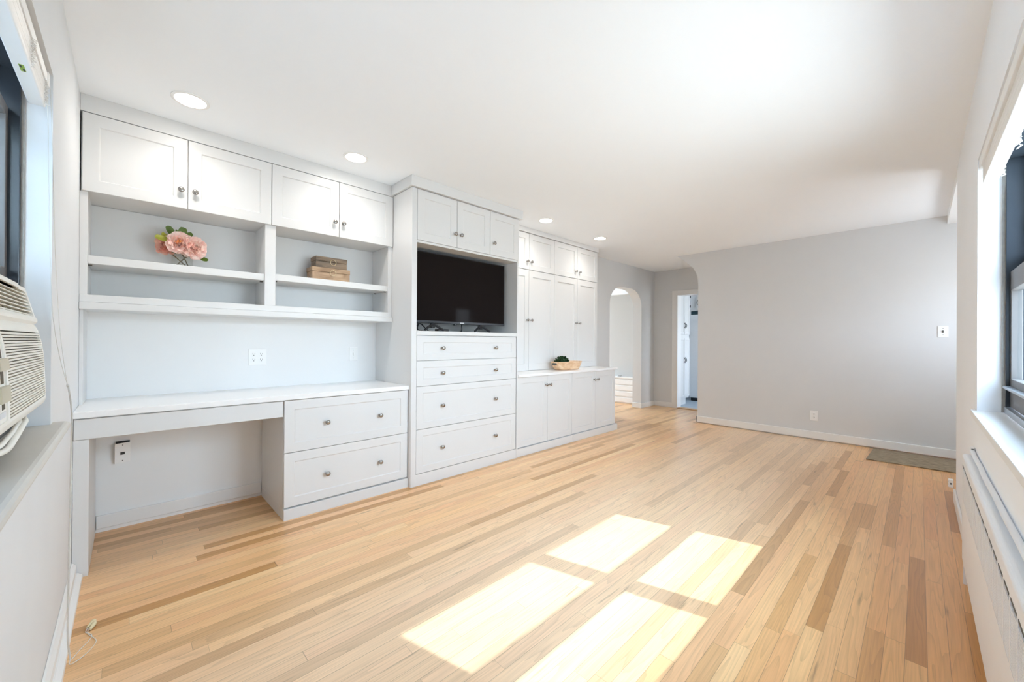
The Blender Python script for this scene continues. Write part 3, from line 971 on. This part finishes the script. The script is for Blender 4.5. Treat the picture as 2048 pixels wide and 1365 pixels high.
tag(finish('counter_top', box(2.7665, 4.607, 2.750, YB - 0.001, 0.793, CT, 0.002), 'quartz'), 'white counter top carrying the tall cabinets and the wooden bowl', 'worktop')
def base_cab(label, x0, xm, x1, kxs, xend):
    t = thing('base_cabinet', label, 'cabinet', ((x0 + x1) / 2, YB, 0))
    finish('body', box(x0 + 0.0005, x1 - 0.0005, 2.801, YB - 0.001, 0.082, 0.7925), CW, t)
    finish('plinth', box(x0 + 0.0005, xend, 2.766, YB - 0.001, 0.0, 0.080, 0.002), CW, t)
    for (a, c), kx in zip(((x0, xm), (xm, x1)), kxs):
        d = finish('door', add_panel_front(BM(), a + G, c - G, 0.086, 0.789, 2.781, 0.0195, 0.062, depth=0.006), CW, t)
        knob(d, kx, 2.781, 0.690)
base_cab('white two-door base cabinet right of the television drawers', 2.7665, 3.236, 3.667, (3.205, 3.272), 3.6665)
base_cab('white two-door base cabinet at the far end below the counter', 3.668, 4.140, 4.592, (4.105, 4.180), 4.628)

# ------------------------------------------------------------------ things on the shelves
def petal(bm, base, out_d, up_d, L, Wd, cup, ruffle, nu=5, nv=5):
    out_d = out_d.normalized(); side = out_d.cross(up_d).normalized(); up = side.cross(out_d).normalized()
    grid = []
    ph = random.uniform(0, 6.28)
    for i in range(nu):
        t_ = i / (nu - 1)
        wdt = Wd * (0.35 + 0.65 * math.sin(PI * (0.18 + 0.62 * t_)))
        rowv = []
        for j in range(nv):
            s_ = j / (nv - 1) * 2 - 1
            lift = cup * (t_ ** 1.5) * L + 0.35 * cup * L * s_ * s_
            rf = ruffle * t_ * t_ * math.sin(5 * s_ + ph)
            p = base + out_d * (L * t_ * (1 - 0.10 * s_ * s_)) + side * (wdt * s_ * 0.5) + up * (lift + rf)
            rowv.append(bm.verts.new(p))
        grid.append(rowv)
    for i in range(nu - 1):
        for j in range(nv - 1):
            bm.faces.new((grid[i][j], grid[i + 1][j], grid[i + 1][j + 1], grid[i][j + 1]))


def peony(center, r, facing, mat, label, stem_to, stamen, leaves):
    c = Vector(center)
    t = thing('peony', label, 'flower', (c.x, c.y, SH1), 'pink peonies in the glass vase')
    d, u, w_ = frame_of(facing)
    b = BM()
    for ring, (n, tilt, L, wd, cup) in enumerate(((9, 1.95, 1.0, 0.85, 0.30), (10, 1.6, 1.0, 0.85, 0.35), (10, 1.25, 0.98, 0.8, 0.35), (10, 0.95, 0.92, 0.7, 0.3),
                                                  (9, 0.68, 0.85, 0.6, 0.28), (8, 0.42, 0.75, 0.5, 0.22), (6, 0.2, 0.62, 0.4, 0.15))):
        for k in range(n):
            a = 2 * PI * (k + 0.5 * (ring % 2)) / n + random.uniform(-0.2, 0.2)
            rad = u * math.cos(a) + w_ * math.sin(a)
            tl = tilt + random.uniform(-0.12, 0.12)
            od = d * math.cos(tl) + rad * math.sin(tl)
            ud = d * math.sin(tl) - rad * math.cos(tl)
            petal(b, c + od * r * 0.08, od, -ud if False else ud, r * L * random.uniform(0.88, 1.08), r * wd, cup * 0.8, r * 0.09)
    pt = finish('petals', b, mat, t, smooth=True)
    if stamen:
        b = BM()
        for k in range(46):
            a = random.uniform(0, 6.28); q = random.uniform(0, 0.32) * r
            p0 = c + (u * math.cos(a) + w_ * math.sin(a)) * q + d * r * 0.45
            add_tube(b, [p0, p0 + d * r * 0.33], [0.0012, 0.0022], 5)
        finish('stamens', b, 'stamen_orange', t)
    b = BM()
    st = Vector(stem_to)
    add_tube(b, smooth_path([c - d * r * 0.2, c - d * r * 0.5 + Vector((0, 0, -0.03)), (c + st) / 2 + Vector((0, 0, -0.01)), st], 4), 0.0032, 7)
    finish('stem', b, 'stem_brown', t, smooth=True)
    for (p, dr, L, wd, mm) in leaves:
        b = BM()
        petal(b, Vector(p), Vector(dr), Vector((0.15, -1.0, 0.25)), L, wd * 1.15, 0.15, 0.002, 6, 5)
        finish('leaf', b, mm, t, smooth=True)


VX, VY = 0.243, 3.245
peony((0.226, 3.212, 1.744), 0.066, (-0.15, -1, 0.16), 'petal_pink', 'pink peony with an orange heart at the middle of the vase bouquet', (0.275, 3.262, SH1 + 0.016), True,
      [((0.20, 3.25, 1.80), (-0.5, 0.1, 0.8), 0.06, 0.035, 'leaf_green'), ((0.235, 3.26, 1.80), (0.25, 0.1, 0.9), 0.062, 0.04, 'leaf_green'),
       ((0.25, 3.25, 1.80), (0.8, 0.0, 0.45), 0.05, 0.03, 'leaf_green'), ((0.20, 3.22, 1.715), (0.1, -0.5, -0.8), 0.05, 0.035, 'leaf_green'),
       ((0.215, 3.26, 1.80), (-0.05, 0, 1), 0.04, 0.012, 'leaf_green')])
peony((0.296, 3.215, 1.732), 0.066, (0.25, -1, 0.12), 'petal_pink', 'pink peony on the right side of the vase bouquet', (0.215, 3.25, SH1 + 0.018), False,
      [((0.335, 3.235, 1.675), (0.75, -0.2, -0.35), 0.04, 0.026, 'leaf_green')])
peony((0.170, 3.265, 1.730), 0.054, (-0.6, -0.8, 0.1), 'petal_salmon', 'salmon peony hanging at the left back of the vase bouquet', (0.255, 3.215, SH1 + 0.017), False,
      [((0.185, 3.215, 1.757), (-1, 0.0, 0.12), 0.075, 0.03, 'leaf_lime'), ((0.17, 3.235, 1.775), (-0.6, -0.3, 0.4), 0.04, 0.025, 'leaf_lime')])
t = thing('glass_vase', 'clear round glass vase on the left shelf holding pink peonies', 'vase', (VX, VY, SH1))
b = BM()
add_lathe(b, [(0.0, 0.0), (0.048, 0.0), (0.052, 0.004), (0.054, 0.04), (0.054, 0.098), (0.050, 0.108), (0.0475, 0.108), (0.0505, 0.096), (0.0505, 0.014), (0.0, 0.010)], (VX, VY, SH1), cap=False, seg=32)
finish('glass', b, 'vase_glass', t, smooth=True, autos=50)
b = BM()
add_lathe(b, [(0.0, 0.0108), (0.0495, 0.0145), (0.0495, 0.022), (0.0, 0.022)], (VX, VY, SH1), cap=False, seg=32)
finish('resin_water', b, 'vase_glass', t)

def wooden_box(x0, x1, y0, y1, z0, z1, mat, label, split):
    t = thing('wooden_box', label, 'box', ((x0 + x1) / 2, (y0 + y1) / 2, z0), 'wooden keepsake boxes')
    zs = z0 + (z1 - z0) * split
    finish('base', box(x0 + 0.002, x1 - 0.002, y0 + 0.002, y1 - 0.002, z0, zs - 0.0012, 0.003), mat, t)
    finish('lid', box(x0, x1, y0, y1, zs, z1, 0.003), mat, t)
    cx, cz = (x0 + x1) / 2 + 0.008, zs - 0.002
    b = BM()
    pts = [(cx + 0.0215 * math.cos(2 * PI * i / 24), y0 - 0.004, cz - 0.002 + 0.0215 * math.sin(2 * PI * i / 24)) for i in range(25)]
    add_tube(b, pts, 0.0028, 8, cap=False)
    add_tube(b, [(cx, y0 + 0.001, cz + 0.019), (cx, y0 - 0.008, cz + 0.019)], 0.004, 8)
    finish('ring_pull', b, 'brass_ring', t, smooth=True)


wooden_box(0.996, 1.283, 3.20, 3.335, SH2, SH2 + 0.108, 'box_light_wood', 'larger light wooden box with ring pull, lower of the two on the shelf', 0.68)
wooden_box(1.023, 1.262, 3.205, 3.325, SH2 + 0.1085, SH2 + 0.192, 'box_dark_wood', 'smaller darker wooden box with ring pull, stacked on the larger one', 0.58)

# bowl with greenery on the far counter
BX, BY = 3.79, 2.955
t = thing('dough_bowl', 'pale wooden dough bowl with handle slots on the white counter', 'bowl', (BX, BY, CT))
b = BM()
def sup(lx, ly, z, n=36, pw=3.2):
    o_ = []
    for i in range(n):
        a = 2 * PI * i / n
        ca, sa = math.cos(a), math.sin(a)
        o_.append(b.verts.new((BX + lx * math.copysign(abs(ca) ** (2 / pw), ca), BY + ly * math.copysign(abs(sa) ** (2 / pw), sa), z)))
    return o_
levels = [(0.165, 0.070, CT + 0.0005), (0.185, 0.082, CT + 0.008), (0.212, 0.092, CT + 0.045), (0.236, 0.100, CT + 0.092), (0.240, 0.102, CT + 0.099),
          (0.226, 0.090, CT + 0.099), (0.218, 0.086, CT + 0.088), (0.198, 0.078, CT + 0.045), (0.160, 0.060, CT + 0.018)]
rg = [sup(*l) for l in levels]
for a, c in zip(rg, rg[1:]):
    for i in range(36):
        j = (i + 1) % 36
        b.faces.new((a[i], a[j], c[j], c[i]))
b.faces.new(rg[0]); b.faces.new(rg[-1])
finish('shell', b, 'bowl_wood', t, smooth=True, autos=45)
b = BM()
add_box(b, BX - 0.238, BX - 0.222, BY - 0.03, BY + 0.03, CT + 0.060, CT + 0.084, 0.006)
finish('handle_slot', b, 'slot_dark', t)
b = BM()
add_box(b, BX + 0.208, BX + 0.222, BY - 0.03, BY + 0.03, CT + 0.066, CT + 0.088, 0.006)
finish('handle_slot', b, 'slot_dark', t)
b = BM()
PX, PY, PZ = 3.700, 2.955, CT + 0.078
for k in range(240):
    a = random.uniform(0, 6.28); el = math.asin(random.uniform(-0.1, 1.0))
    dv = Vector((math.cos(a) * math.cos(el), math.sin(a) * math.cos(el), math.sin(el)))
    p = Vector((PX, PY, PZ)) + Vector((dv.x * 0.088, dv.y * 0.068, dv.z * 0.078)) * random.uniform(0.7, 0.95)
    petal(b, p, dv + Vector((random.uniform(-.6, .6), random.uniform(-.6, .6), random.uniform(-.3, .6))), Vector((random.uniform(-1, 1), random.uniform(-1, 1), 0.3)), 0.024, 0.018, 0.3, 0.001, 4, 3)
add_lathe(b, [(0.0, -0.052), (0.05, -0.045), (0.064, 0.0), (0.06, 0.03), (0.035, 0.055), (0.0, 0.062)], (PX, PY, PZ), cap=False, seg=16)
tag(finish('greenery_ball', b, 'moss_green', smooth=True), 'dark green artificial plant cluster sitting in the wooden bowl', 'plant')

# ------------------------------------------------------------------ outlets and switches
def outlet_face(bm_face, bm_slot, cx, cz, P):
    pass


def wall_plate(name, label, cat, cx, cz, w, h, axis, pos, kind, group=None):
    """plate on a wall; axis 'y': faces -y at y=pos, axis 'x': faces -x at x=pos"""
    def B(bm, a0, a1, d0, d1, z0, z1, bev=0.0):
        if axis == 'y': add_box(bm, a0, a1, pos - d1, pos - d0, z0, z1, bev)
        else: add_box(bm, pos - d1, pos - d0, a0, a1, z0, z1, bev)
    def D(bm, a, z, r, d):
        org = (a, pos - d, z) if axis == 'y' else (pos - d, a, z)
        add_lathe(bm, [(0, 0), (r, 0), (r, 0.002), (0, 0.002)], org, (0, -1, 0) if axis == 'y' else (-1, 0, 0), 14, cap=False)
    t = thing(name, label, cat, (cx, pos, cz) if axis == 'y' else (pos, cx, cz), group)
    b = BM(); B(b, cx - w / 2, cx + w / 2, 0.0005, 0.006, cz - h / 2, cz + h / 2, 0.002)
    finish('cover_plate', b, 'plate_white', t)
    cols = {'quad': (-0.0235, 0.0235), 'duplex': (0,)}.get(kind)
    if cols:
        for ox in cols:
            for oz in (-0.020, 0.020):
                b = BM(); D(b, cx + ox, cz + oz, 0.0165, 0.0055)
                r_ = finish('receptacle', b, 'plate_white', t)
                b = BM()
                B(b, cx + ox - 0.0075, cx + ox - 0.0055, 0.0072, 0.0079, cz + oz, cz + oz + 0.009)
                B(b, cx + ox + 0.0055, cx + ox + 0.0075, 0.0072, 0.0079, cz + oz, cz + oz + 0.008)
                D(b, cx + ox, cz + oz - 0.007, 0.003, 0.0062)
                finish('slots', b, 'slot_dark', r_)
    elif kind == 'toggle':
        b = BM(); B(b, cx - 0.005, cx + 0.005, 0.006, 0.014, cz - 0.012, cz + 0.012, 0.002)
        finish('toggle', b, 'plate_white' if axis == 'y' else 'slot_dark', t)
        for oz in (0.033, -0.033):
            b = BM(); D(b, cx, cz + oz, 0.0032, 0.0055)
            finish('screw', b, 'slot_dark' if axis == 'x' else 'logo_grey', t)
    return t


wall_plate('quad_outlet', 'white four-socket outlet on the wall above the desk', 'outlet', 0.682, 1.023, 0.114, 0.118, 'y', YB, 'quad')
wall_plate('light_switch', 'small white switch plate on the wall above the right end of the desk', 'switch', 1.387, 1.033, 0.070, 0.115, 'y', YB, 'toggle')
wall_plate('wall_outlet', 'white double outlet low on the grey far wall', 'outlet', 0.874, 0.283, 0.074, 0.118, 'x', XF, 'duplex')
wall_plate('light_switch', 'white switch plate high on the grey far wall near the entry recess', 'switch', -0.166, 1.275, 0.072, 0.114, 'x', XF, 'toggle')

# loose data plate under the desk
t = thing('data_plate', 'loose white wall plate with a black jack under the desk', 'wall plate', (-0.02, YB, 0.46))
rt = Matrix.Translation((-0.02, YB - 0.024, 0.46)) @ Matrix.Rotation(math.radians(7), 4, 'X') @ Matrix.Rotation(math.radians(13), 4, 'Z') @ Matrix.Translation((0.02, -(YB - 0.012), -0.46))
b = add_box(BM(), -0.055, 0.015, YB - 0.014, YB - 0.008, 0.398, 0.520, 0.0015, rt)
finish('cover_plate', b, 'plate_white', t)
b = add_box(BM(), -0.030, -0.010, YB - 0.0152, YB - 0.013, 0.449, 0.465, 0, rt)
finish('jack', b, 'black_plastic', t)
b = BM(); add_box(b, -0.050, 0.012, YB - 0.010, YB - 0.0005, 0.505, 0.528, 0.001)
finish('wall_hole', b, 'black_plastic', t)
for z in (0.412, 0.508):
    finish('screw', add_box(BM(), -0.0225, -0.0175, YB - 0.0152, YB - 0.013, z - 0.0025, z + 0.0025, 0, rt), 'slot_dark', t)

# ------------------------------------------------------------------ air conditioner
AY0, AY1 = 1.24, 1.94
prof = [(-0.231, 1.304), (-0.210, 1.214), (-0.204, 1.205), (-0.206, 1.197), (-0.213, 1.192), (-0.2085, 1.184), (-0.205, 1.176), (-0.197, 1.145), (-0.191, 1.087),
        (-0.187, 0.984), (-0.187, 0.955), (-0.193, 0.942)]
t = thing('air_conditioner', 'cream window air conditioner in the left window above the sill', 'air conditioner', (-0.25, 1.6, 0.9))


def px(z):
    for (xa, za), (xb, zb) in zip(prof, prof[1:]):
        if zb <= z <= za:
            return xa + (xb - xa) * (za - z) / max(1e-6, za - zb)
    return prof[-1][0]


def prof_strip(z1, z0, push, y0, y1, back=-0.262, n=8):
    """solid slice of the body between two heights, its front pushed by push"""
    zs = [z1 + (z0 - z1) * i / n for i in range(n + 1)]
    poly = [(px(z) + push, z) for z in zs] + [(back, z0), (back, z1)]
    return add_prism(BM(), poly, 'x' if False else 'y', y0, y1)


def add_strip(bm, z1, z0, push, y0, y1, back, n=3):
    zs = [z1 + (z0 - z1) * i / n for i in range(n + 1)]
    poly = [(px(z) + push, z) for z in zs] + [(back, z0), (back, z1)]
    add_prism(bm, poly, 'y', y0, y1)


b = BM()
add_box(b, -0.50, -0.262, AY0 + 0.02, AY1 - 0.02, 0.925, 1.285)
finish('chassis', b, 'ac_plastic', t)
# front: borders around the upper vent and lower grille
b = BM()
add_strip(b, 1.304, 1.291, 0, AY0, AY1, -0.262)          # top edge
add_strip(b, 1.216, 1.166, 0, AY0, AY1, -0.262, 6)        # lip and shoulder
add_strip(b, 0.968, 0.942, 0, AY0, AY1, -0.262)          # bottom edge
add_strip(b, 1.291, 1.216, 0, AY1 - 0.022, AY1, -0.262)
add_strip(b, 1.166, 0.968, 0, AY1 - 0.012, AY1, -0.262, 6)
add_strip(b, 1.166, 0.968, 0.001, 1.386, 1.402, -0.262, 6)
add_strip(b, 1.304, 1.291, 0.006, AY0 + 0.1, AY1 - 0.16, -0.25)
finish('front_case', b, 'ac_plastic_light', t)
b = BM()
add_strip(b, 1.2905, 1.2165, -0.016, AY0 + 0.01, AY1 - 0.0225, -0.2615)
finish('vent_recess', b, 'vent_recess', t)
b = BM()
add_strip(b, 1.1655, 0.9685, -0.006, 1.4025, AY1 - 0.0125, -0.2615, 6)
finish('recess', b, 'ac_dark', t)
b = BM()
nsl = 28
for k in range(nsl):
    zc = 1.163 - (k + 0.5) * (1.163 - 0.970) / nsl
    hh = 0.0026 if k % 4 else 0.0034
    add_strip(b, zc + hh * 0.82, zc - hh * 0.82, 0.0005, 1.4025, AY1 - 0.0125, px(zc) - 0.0055)
finish('front_grille', b, 'ac_plastic', t)
b = BM()
for k in range(7):
    zc = 1.2875 - (k + 0.5) * 0.0735 / 7
    add_strip(b, zc + 0.0017, zc - 0.0017, -0.0015, AY0 + 0.01, AY1 - 0.0225, px(zc) - 0.013)
finish('vent_louvers', b, 'ac_plastic', t)
b = BM()
for k, yy in enumerate([1.50, 1.56, 1.62, 1.68, 1.74, 1.80, 1.86]):
    add_strip(b, 1.2905, 1.2165, -0.010, yy, yy + 0.004, -0.244)
add_strip(b, 1.2905, 1.2165, -0.001, 1.405, 1.42, -0.244)
finish('vent_vanes', b, 'ac_beige', t)
# control column at the near end
b = BM()
add_strip(b, 1.166, 0.968, -0.002, AY0, 1.3855, -0.2615, 6)
cp = finish('control_panel', b, 'ac_plastic_light', t)
for z1, z0 in ((1.135, 1.105), (1.078, 1.05), (1.008, 0.995)):
    b = BM(); add_strip(b, z1, z0, -0.0015, 1.345, 1.372, px((z1 + z0) / 2) - 0.006)
    finish('control_slot', b, 'ac_dark', cp)
for z1, z0 in ((1.104, 1.079), (1.045, 1.012)):
    b = BM(); add_strip(b, z1, z0, 0.006, 1.30, 1.385, px((z1 + z0) / 2) - 0.006)
    finish('control_knob', b, 'ac_beige', cp)
b = BM(); add_strip(b, 0.990, 0.978, -0.0012, 1.32, 1.375, -0.2)
finish('name_plate', b, 'logo_grey', cp)
# side filler between unit and window frame, and its flat cord
b = BM(); add_box(b, -0.30, -0.292, AY1 - 0.02, ly1 - 0.027, LS + 0.03, 1.335)
for k in range(5):
    add_box(b, -0.294, -0.285, AY1 - 0.015 + k * 0.016, AY1 - 0.006 + k * 0.016, LS + 0.03, 1.335)
finish('side_curtain', b, 'ac_plastic_light', t)
b = BM(); add_box(b, -0.30, -0.292, 1.17, AY1 - 0.02, 1.29, 1.338)
add_box(b, -0.30, -0.292, 1.165, AY0 + 0.02, LS + 0.03, 1.29)
add_box(b, -0.32, -0.262, 1.165, ly1 - 0.027, LS + 0.03, 0.922)
finish('mounting_panel', b, 'window_black', t)
b = BM()
add_tube(b, smooth_path([(-0.24, 1.84, 0.936), (-0.202, 1.71, 0.926), (-0.193, 1.60, 0.923), (-0.189, 1.52, 0.919), (-0.187, 1.45, 0.913), (-0.186, 1.38, 0.907), (-0.188, 1.31, 0.911), (-0.20, 1.22, 0.92)], 6), 0.006, 8)
add_tube(b, smooth_path([(-0.24, 1.80, 0.936), (-0.207, 1.67, 0.929), (-0.200, 1.57, 0.927), (-0.196, 1.50, 0.924), (-0.195, 1.43, 0.920), (-0.195, 1.36, 0.917), (-0.199, 1.30, 0.919), (-0.21, 1.21, 0.925)], 6), 0.005, 8)
finish('power_cord', b, 'ac_plastic_light', t, smooth=True)

# ------------------------------------------------------------------ blinds
t = thing('venetian_blind', 'raised white venetian blind over the air conditioner window', 'blind', (-0.21, 1.2, 1.905))
b = box(-0.236, -0.196, ly0 + 0.02, 2.012, 1.990, 2.026, 0.002)
finish('head_rail', b, 'blind_white', t)
b = BM()
for k in range(7):
    z = 1.926 + k * 0.0088
    add_prism(b, [(-0.234, z), (-0.200 + 0.0005 * (k % 3), z - 0.001), (-0.1985, z + 0.004), (-0.216, z + 0.006), (-0.234, z + 0.005)], 'y', ly0 + 0.03, 2.002)
finish('slat_stack', b, 'blind_white', t)
br = finish('bottom_rail', box(-0.236, -0.199, ly0 + 0.03, 2.004, 1.907, 1.924, 0.003), 'blind_white', t)
b = BM()
for yy in (0.6, 1.15, 1.72, 1.975):
    for k in range(16):
        add_tube(b, [(-0.1975, yy + random.uniform(-0.006, 0.006), 1.985 - 0.0048 * k), (-0.190 + random.uniform(-0.004, 0.004), yy + random.uniform(-0.008, 0.008), 1.978 - 0.0048 * k),
                     (-0.197, yy + random.uniform(-0.006, 0.006), 1.972 - 0.0045 * k)], 0.0012, 5)
finish('ladder_cords', b, 'ladder_tape', t)
b = BM(); add_box(b, -0.222, -0.212, 1.735, 1.775, 1.9062, 1.9072)
st = finish('sticker', b, 'sticker_green', br)
b = BM(); add_box(b, -0.221, -0.217, 1.738, 1.752, 1.9058, 1.9064); add_box(b, -0.217, -0.213, 1.757, 1.772, 1.9058, 1.9064)
finish('sticker_mark', b, 'sticker_black', br)
finish('end_bracket', box(-0.24, -0.193, 2.014, 2.030, 1.985, 2.032, 0.002), 'plate_white', t)

t = thing('venetian_blind', 'raised white venetian blind at the right window above the radiator', 'blind', (2.03, -0.22, 1.88))
def tilt_box(bm, x0, x1, y0, y1, z0, z1, bev=0.002):
    """follows the slight sag towards the near end"""
    vs = len(bm.verts)
    add_box(bm, x0, x1, y0, y1, z0, z1, bev)
def sag(o, k=0.010):
    for v in o.data.vertices:
        v.co.z -= k * max(0.0, (2.84 - (v.co.x + 2.03)))
    return o
b = BM(); tilt_box(b, wx0 + 0.01, 2.842, -0.246, -0.193, 1.968, HEAD - 0.003)
sag(finish('head_rail', b, 'blind_white', t))
b = BM()
for k in range(8):
    z = 1.913 + k * 0.0074
    add_prism(b, [(-0.246, z), (-0.203 + 0.0006 * (k % 3), z - 0.001), (-0.2015, z + 0.0035), (-0.225, z + 0.0055), (-0.246, z + 0.0045)], 'x', wx0 + 0.02, 2.832)
sag(finish('slat_stack', b, 'blind_white', t))
b = BM(); add_box(b, wx0 + 0.02, 2.834, -0.248, -0.202, 1.893, 1.911, 0.003)
sag(finish('bottom_rail', b, 'blind_white', t))
b = BM()
for xx in (1.4, 1.95, 2.35, 2.74):
    for k in range(18):
        x = xx + random.uniform(-0.012, 0.012)
        z = 1.895 + random.uniform(0, 0.07)
        add_tube(b, [(x, -0.2485, z), (x + random.uniform(-.01, .01), -0.256 - random.uniform(0, 0.006), z - 0.012), (x + random.uniform(-.01, .01), -0.2485, z - 0.022)], 0.0012, 5)
sag(finish('ladder_cords', b, 'ladder_tape', t))
b = BM(); add_box(b, 2.846, 2.864, -0.25, -0.193, 1.968, 2.012, 0.002)
finish('end_bracket', b, 'plate_white', t)

# pull cords, left blind
b = BM()
pA = [(-0.196, 1.985, 1.99), (-0.192, 1.99, 1.85), (-0.19, 2.00, 1.60), (-0.185, 2.02, 1.33), (-0.178, 2.035, 1.18), (-0.164, 2.06, 1.06), (-0.150, 2.07, 0.985)]
pB = [(-0.183, 2.075, 1.50), (-0.180, 2.08, 1.40), (-0.172, 2.09, 1.20), (-0.160, 2.085, 1.06), (-0.150, 2.07, 0.985)]
add_tube(b, smooth_path([(-0.19, 2.02, 1.98), (-0.186, 2.06, 1.70)] + pB, 5), 0.0011, 6)
add_tube(b, smooth_path(pA, 5), 0.0013, 6)
pC = [(-0.150, 2.07, 0.985), (-0.141, 2.06, 0.90), (-0.140, 2.05, 0.80), (-0.142, 2.05, 0.55), (-0.144, 2.05, 0.30), (-0.146, 2.06, 0.12), (-0.142, 2.08, 0.03), (-0.138, 2.10, 0.006)]
add_tube(b, smooth_path(pC + [(-0.120, 2.15, 0.003), (-0.100, 2.19, 0.003), (-0.094, 2.225, 0.003), (-0.104, 2.245, 0.003), (-0.112, 2.26, 0.004), (-0.108, 2.285, 0.006)], 5), 0.0014, 6)
pD = [(x + 0.003, y - 0.006, z) for x, y, z in pC[:-1]] + [(-0.140, 2.07, 0.006)]
add_tube(b, smooth_path(pD + [(-0.115, 2.09, 0.003), (-0.090, 2.13, 0.003), (-0.080, 2.17, 0.003), (-0.092, 2.21, 0.003), (-0.104, 2.24, 0.003), (-0.106, 2.265, 0.005), (-0.097, 2.30, 0.006)], 5), 0.0014, 6)
add_lathe(b, [(0, -0.006), (0.003, -0.005), (0.0035, 0), (0.003, 0.005), (0, 0.006)], (-0.150, 2.07, 0.985), cap=False, seg=10)
cd = finish('blind_cord', b, 'cord_white', smooth=True)
tag(cd, 'thin white pull cords hanging down the left wall onto the floor', 'cord')
for (p0, p1) in (((-0.108, 2.285, 0.008), (-0.092, 2.318, 0.009)), ((-0.099, 2.262, 0.008), (-0.0895, 2.300, 0.009))):
    b = BM(); d_ = Vector(p1) - Vector(p0)
    add_lathe(b, [(0, -0.003), (0.0035, -0.002), (0.0045, 0.004), (0.0085, 0.034), (0.008, 0.037), (0, 0.037)], p0, d_, 12, cap=False)
    finish('tassel', b, 'tassel_yellow', cd, smooth=True, autos=50)

# ------------------------------------------------------------------ radiator cover, pipe, jack
RX0, RX1, RYF, RYB = 0.9, 2.90, -0.1465, YR + 0.001
t = thing('radiator_cover', 'white metal radiator cover with slotted grille under the right window', 'radiator cover', (1.9, -0.17, 0))
b = BM()
poly = [(RYB, 0.615), (RYF - 0.016, 0.620)]
for i in range(6):
    a = PI / 2 - PI / 2 * i / 5
    poly.append((RYF - 0.013 + 0.013 * math.cos(a), 0.607 + 0.013 * math.sin(a)))
poly += [(RYF, 0.575), (RYB, 0.575)]
add_prism(b, poly, 'x', RX0, RX1)
finish('top_panel', b, 'radiator_white', t)
b = BM()
add_box(b, RX0, RX1, RYF - 0.003, RYF, 0.115, 0.4095)
add_box(b, RX0, RX0 + 0.04, RYF - 0.003, RYF, 0.4095, 0.5745)
add_box(b, RX1 - 0.03, RX1, RYF - 0.003, RYF, 0.4095, 0.5745)
add_box(b, RX0 + 0.04, RX1 - 0.03, RYF - 0.003, RYF, 0.565, 0.5745)
add_box(b, RX1 - 0.003, RX1, RYB, RYF - 0.003, 0.115, 0.5745)
finish('front_panel', b, 'radiator_white', t)
b = BM()
gx0, gx1 = RX0 + 0.04, RX1 - 0.03
npan = 19
pw = (gx1 - gx0) / npan
for k in range(npan):
    x0 = gx0 + k * pw
    add_box(b, x0, x0 + 0.014, RYF - 0.003, RYF + 0.0005, 0.4095, 0.565)
    for j in range(19):
        z = 0.4125 + j * 0.0074
        add_box(b, x0 + 0.014, x0 + pw, RYF - 0.003, RYF - 0.0002, z, z + 0.0046)
finish('grille', b, 'radiator_white', t)
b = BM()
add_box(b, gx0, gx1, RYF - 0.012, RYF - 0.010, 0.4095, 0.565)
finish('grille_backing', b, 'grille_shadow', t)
b = BM()
for k in range(npan):
    x0 = gx0 + k * pw
    add_box(b, x0 + 0.018, x0 + pw - 0.006, RYF - 0.001, RYF + 0.0008, 0.5665, 0.5725)
finish('vent_slots', b, 'slot_dark', t)
for xx in (RX1 - 0.028, RX0 + 0.006):
    finish('leg', box(xx, xx + 0.022, RYF - 0.014, RYF - 0.0035, 0.0, 0.114), 'radiator_white', t)

b = BM()
add_tube(b, smooth_path([(2.95, -0.181, 0.628), (2.88, -0.180, 0.630), (2.75, -0.178, 0.632), (2.55, -0.180, 0.632), (2.35, -0.177, 0.635), (2.1, -0.180, 0.634), (1.85, -0.179, 0.637), (1.6, -0.180, 0.640), (1.2, -0.180, 0.642), (0.9, -0.177, 0.645)], 5), 0.0085, 10)
pp = finish('painted_pipe', b, 'radiator_white', smooth=True)
tag(pp, 'white painted pipe running along the top of the radiator cover', 'pipe')
finish('end_clip', box(2.935, 2.985, YR + 0.001, -0.174, 0.618, 0.645, 0.003), 'plate_white', pp)
finish('clip_slot', box(2.925, 2.9345, -0.186, -0.177, 0.6375, 0.6415), 'slot_dark', pp)

t = thing('surface_jack', 'small white surface jack at the foot of the window wall by the mat', 'outlet', (4.33, YR + 0.014, 0.0))
finish('housing', box(4.30, 4.345, YR + 0.0145, YR + 0.040, 0.105, 0.160, 0.004), 'plate_white', t)
b = BM(); add_box(b, 4.299, 4.301, YR + 0.022, YR + 0.032, 0.126, 0.138)
add_box(b, 4.31, 4.32, YR + 0.0395, YR + 0.0405, 0.118, 0.128); add_box(b, 4.31, 4.32, YR + 0.0395, YR + 0.0405, 0.138, 0.148)
finish('port', b, 'slot_dark', t)

# ------------------------------------------------------------------ door mat
b = BM()
add_prism(b, [(5.252, 0.365), (5.835, 0.345), (5.835, -0.78), (5.30, -0.78)], 'z', 0.0005, 0.009)
tag(finish('door_mat', b, 'woven_mat'), 'brown woven door mat on the wood floor by the far wall', 'mat')
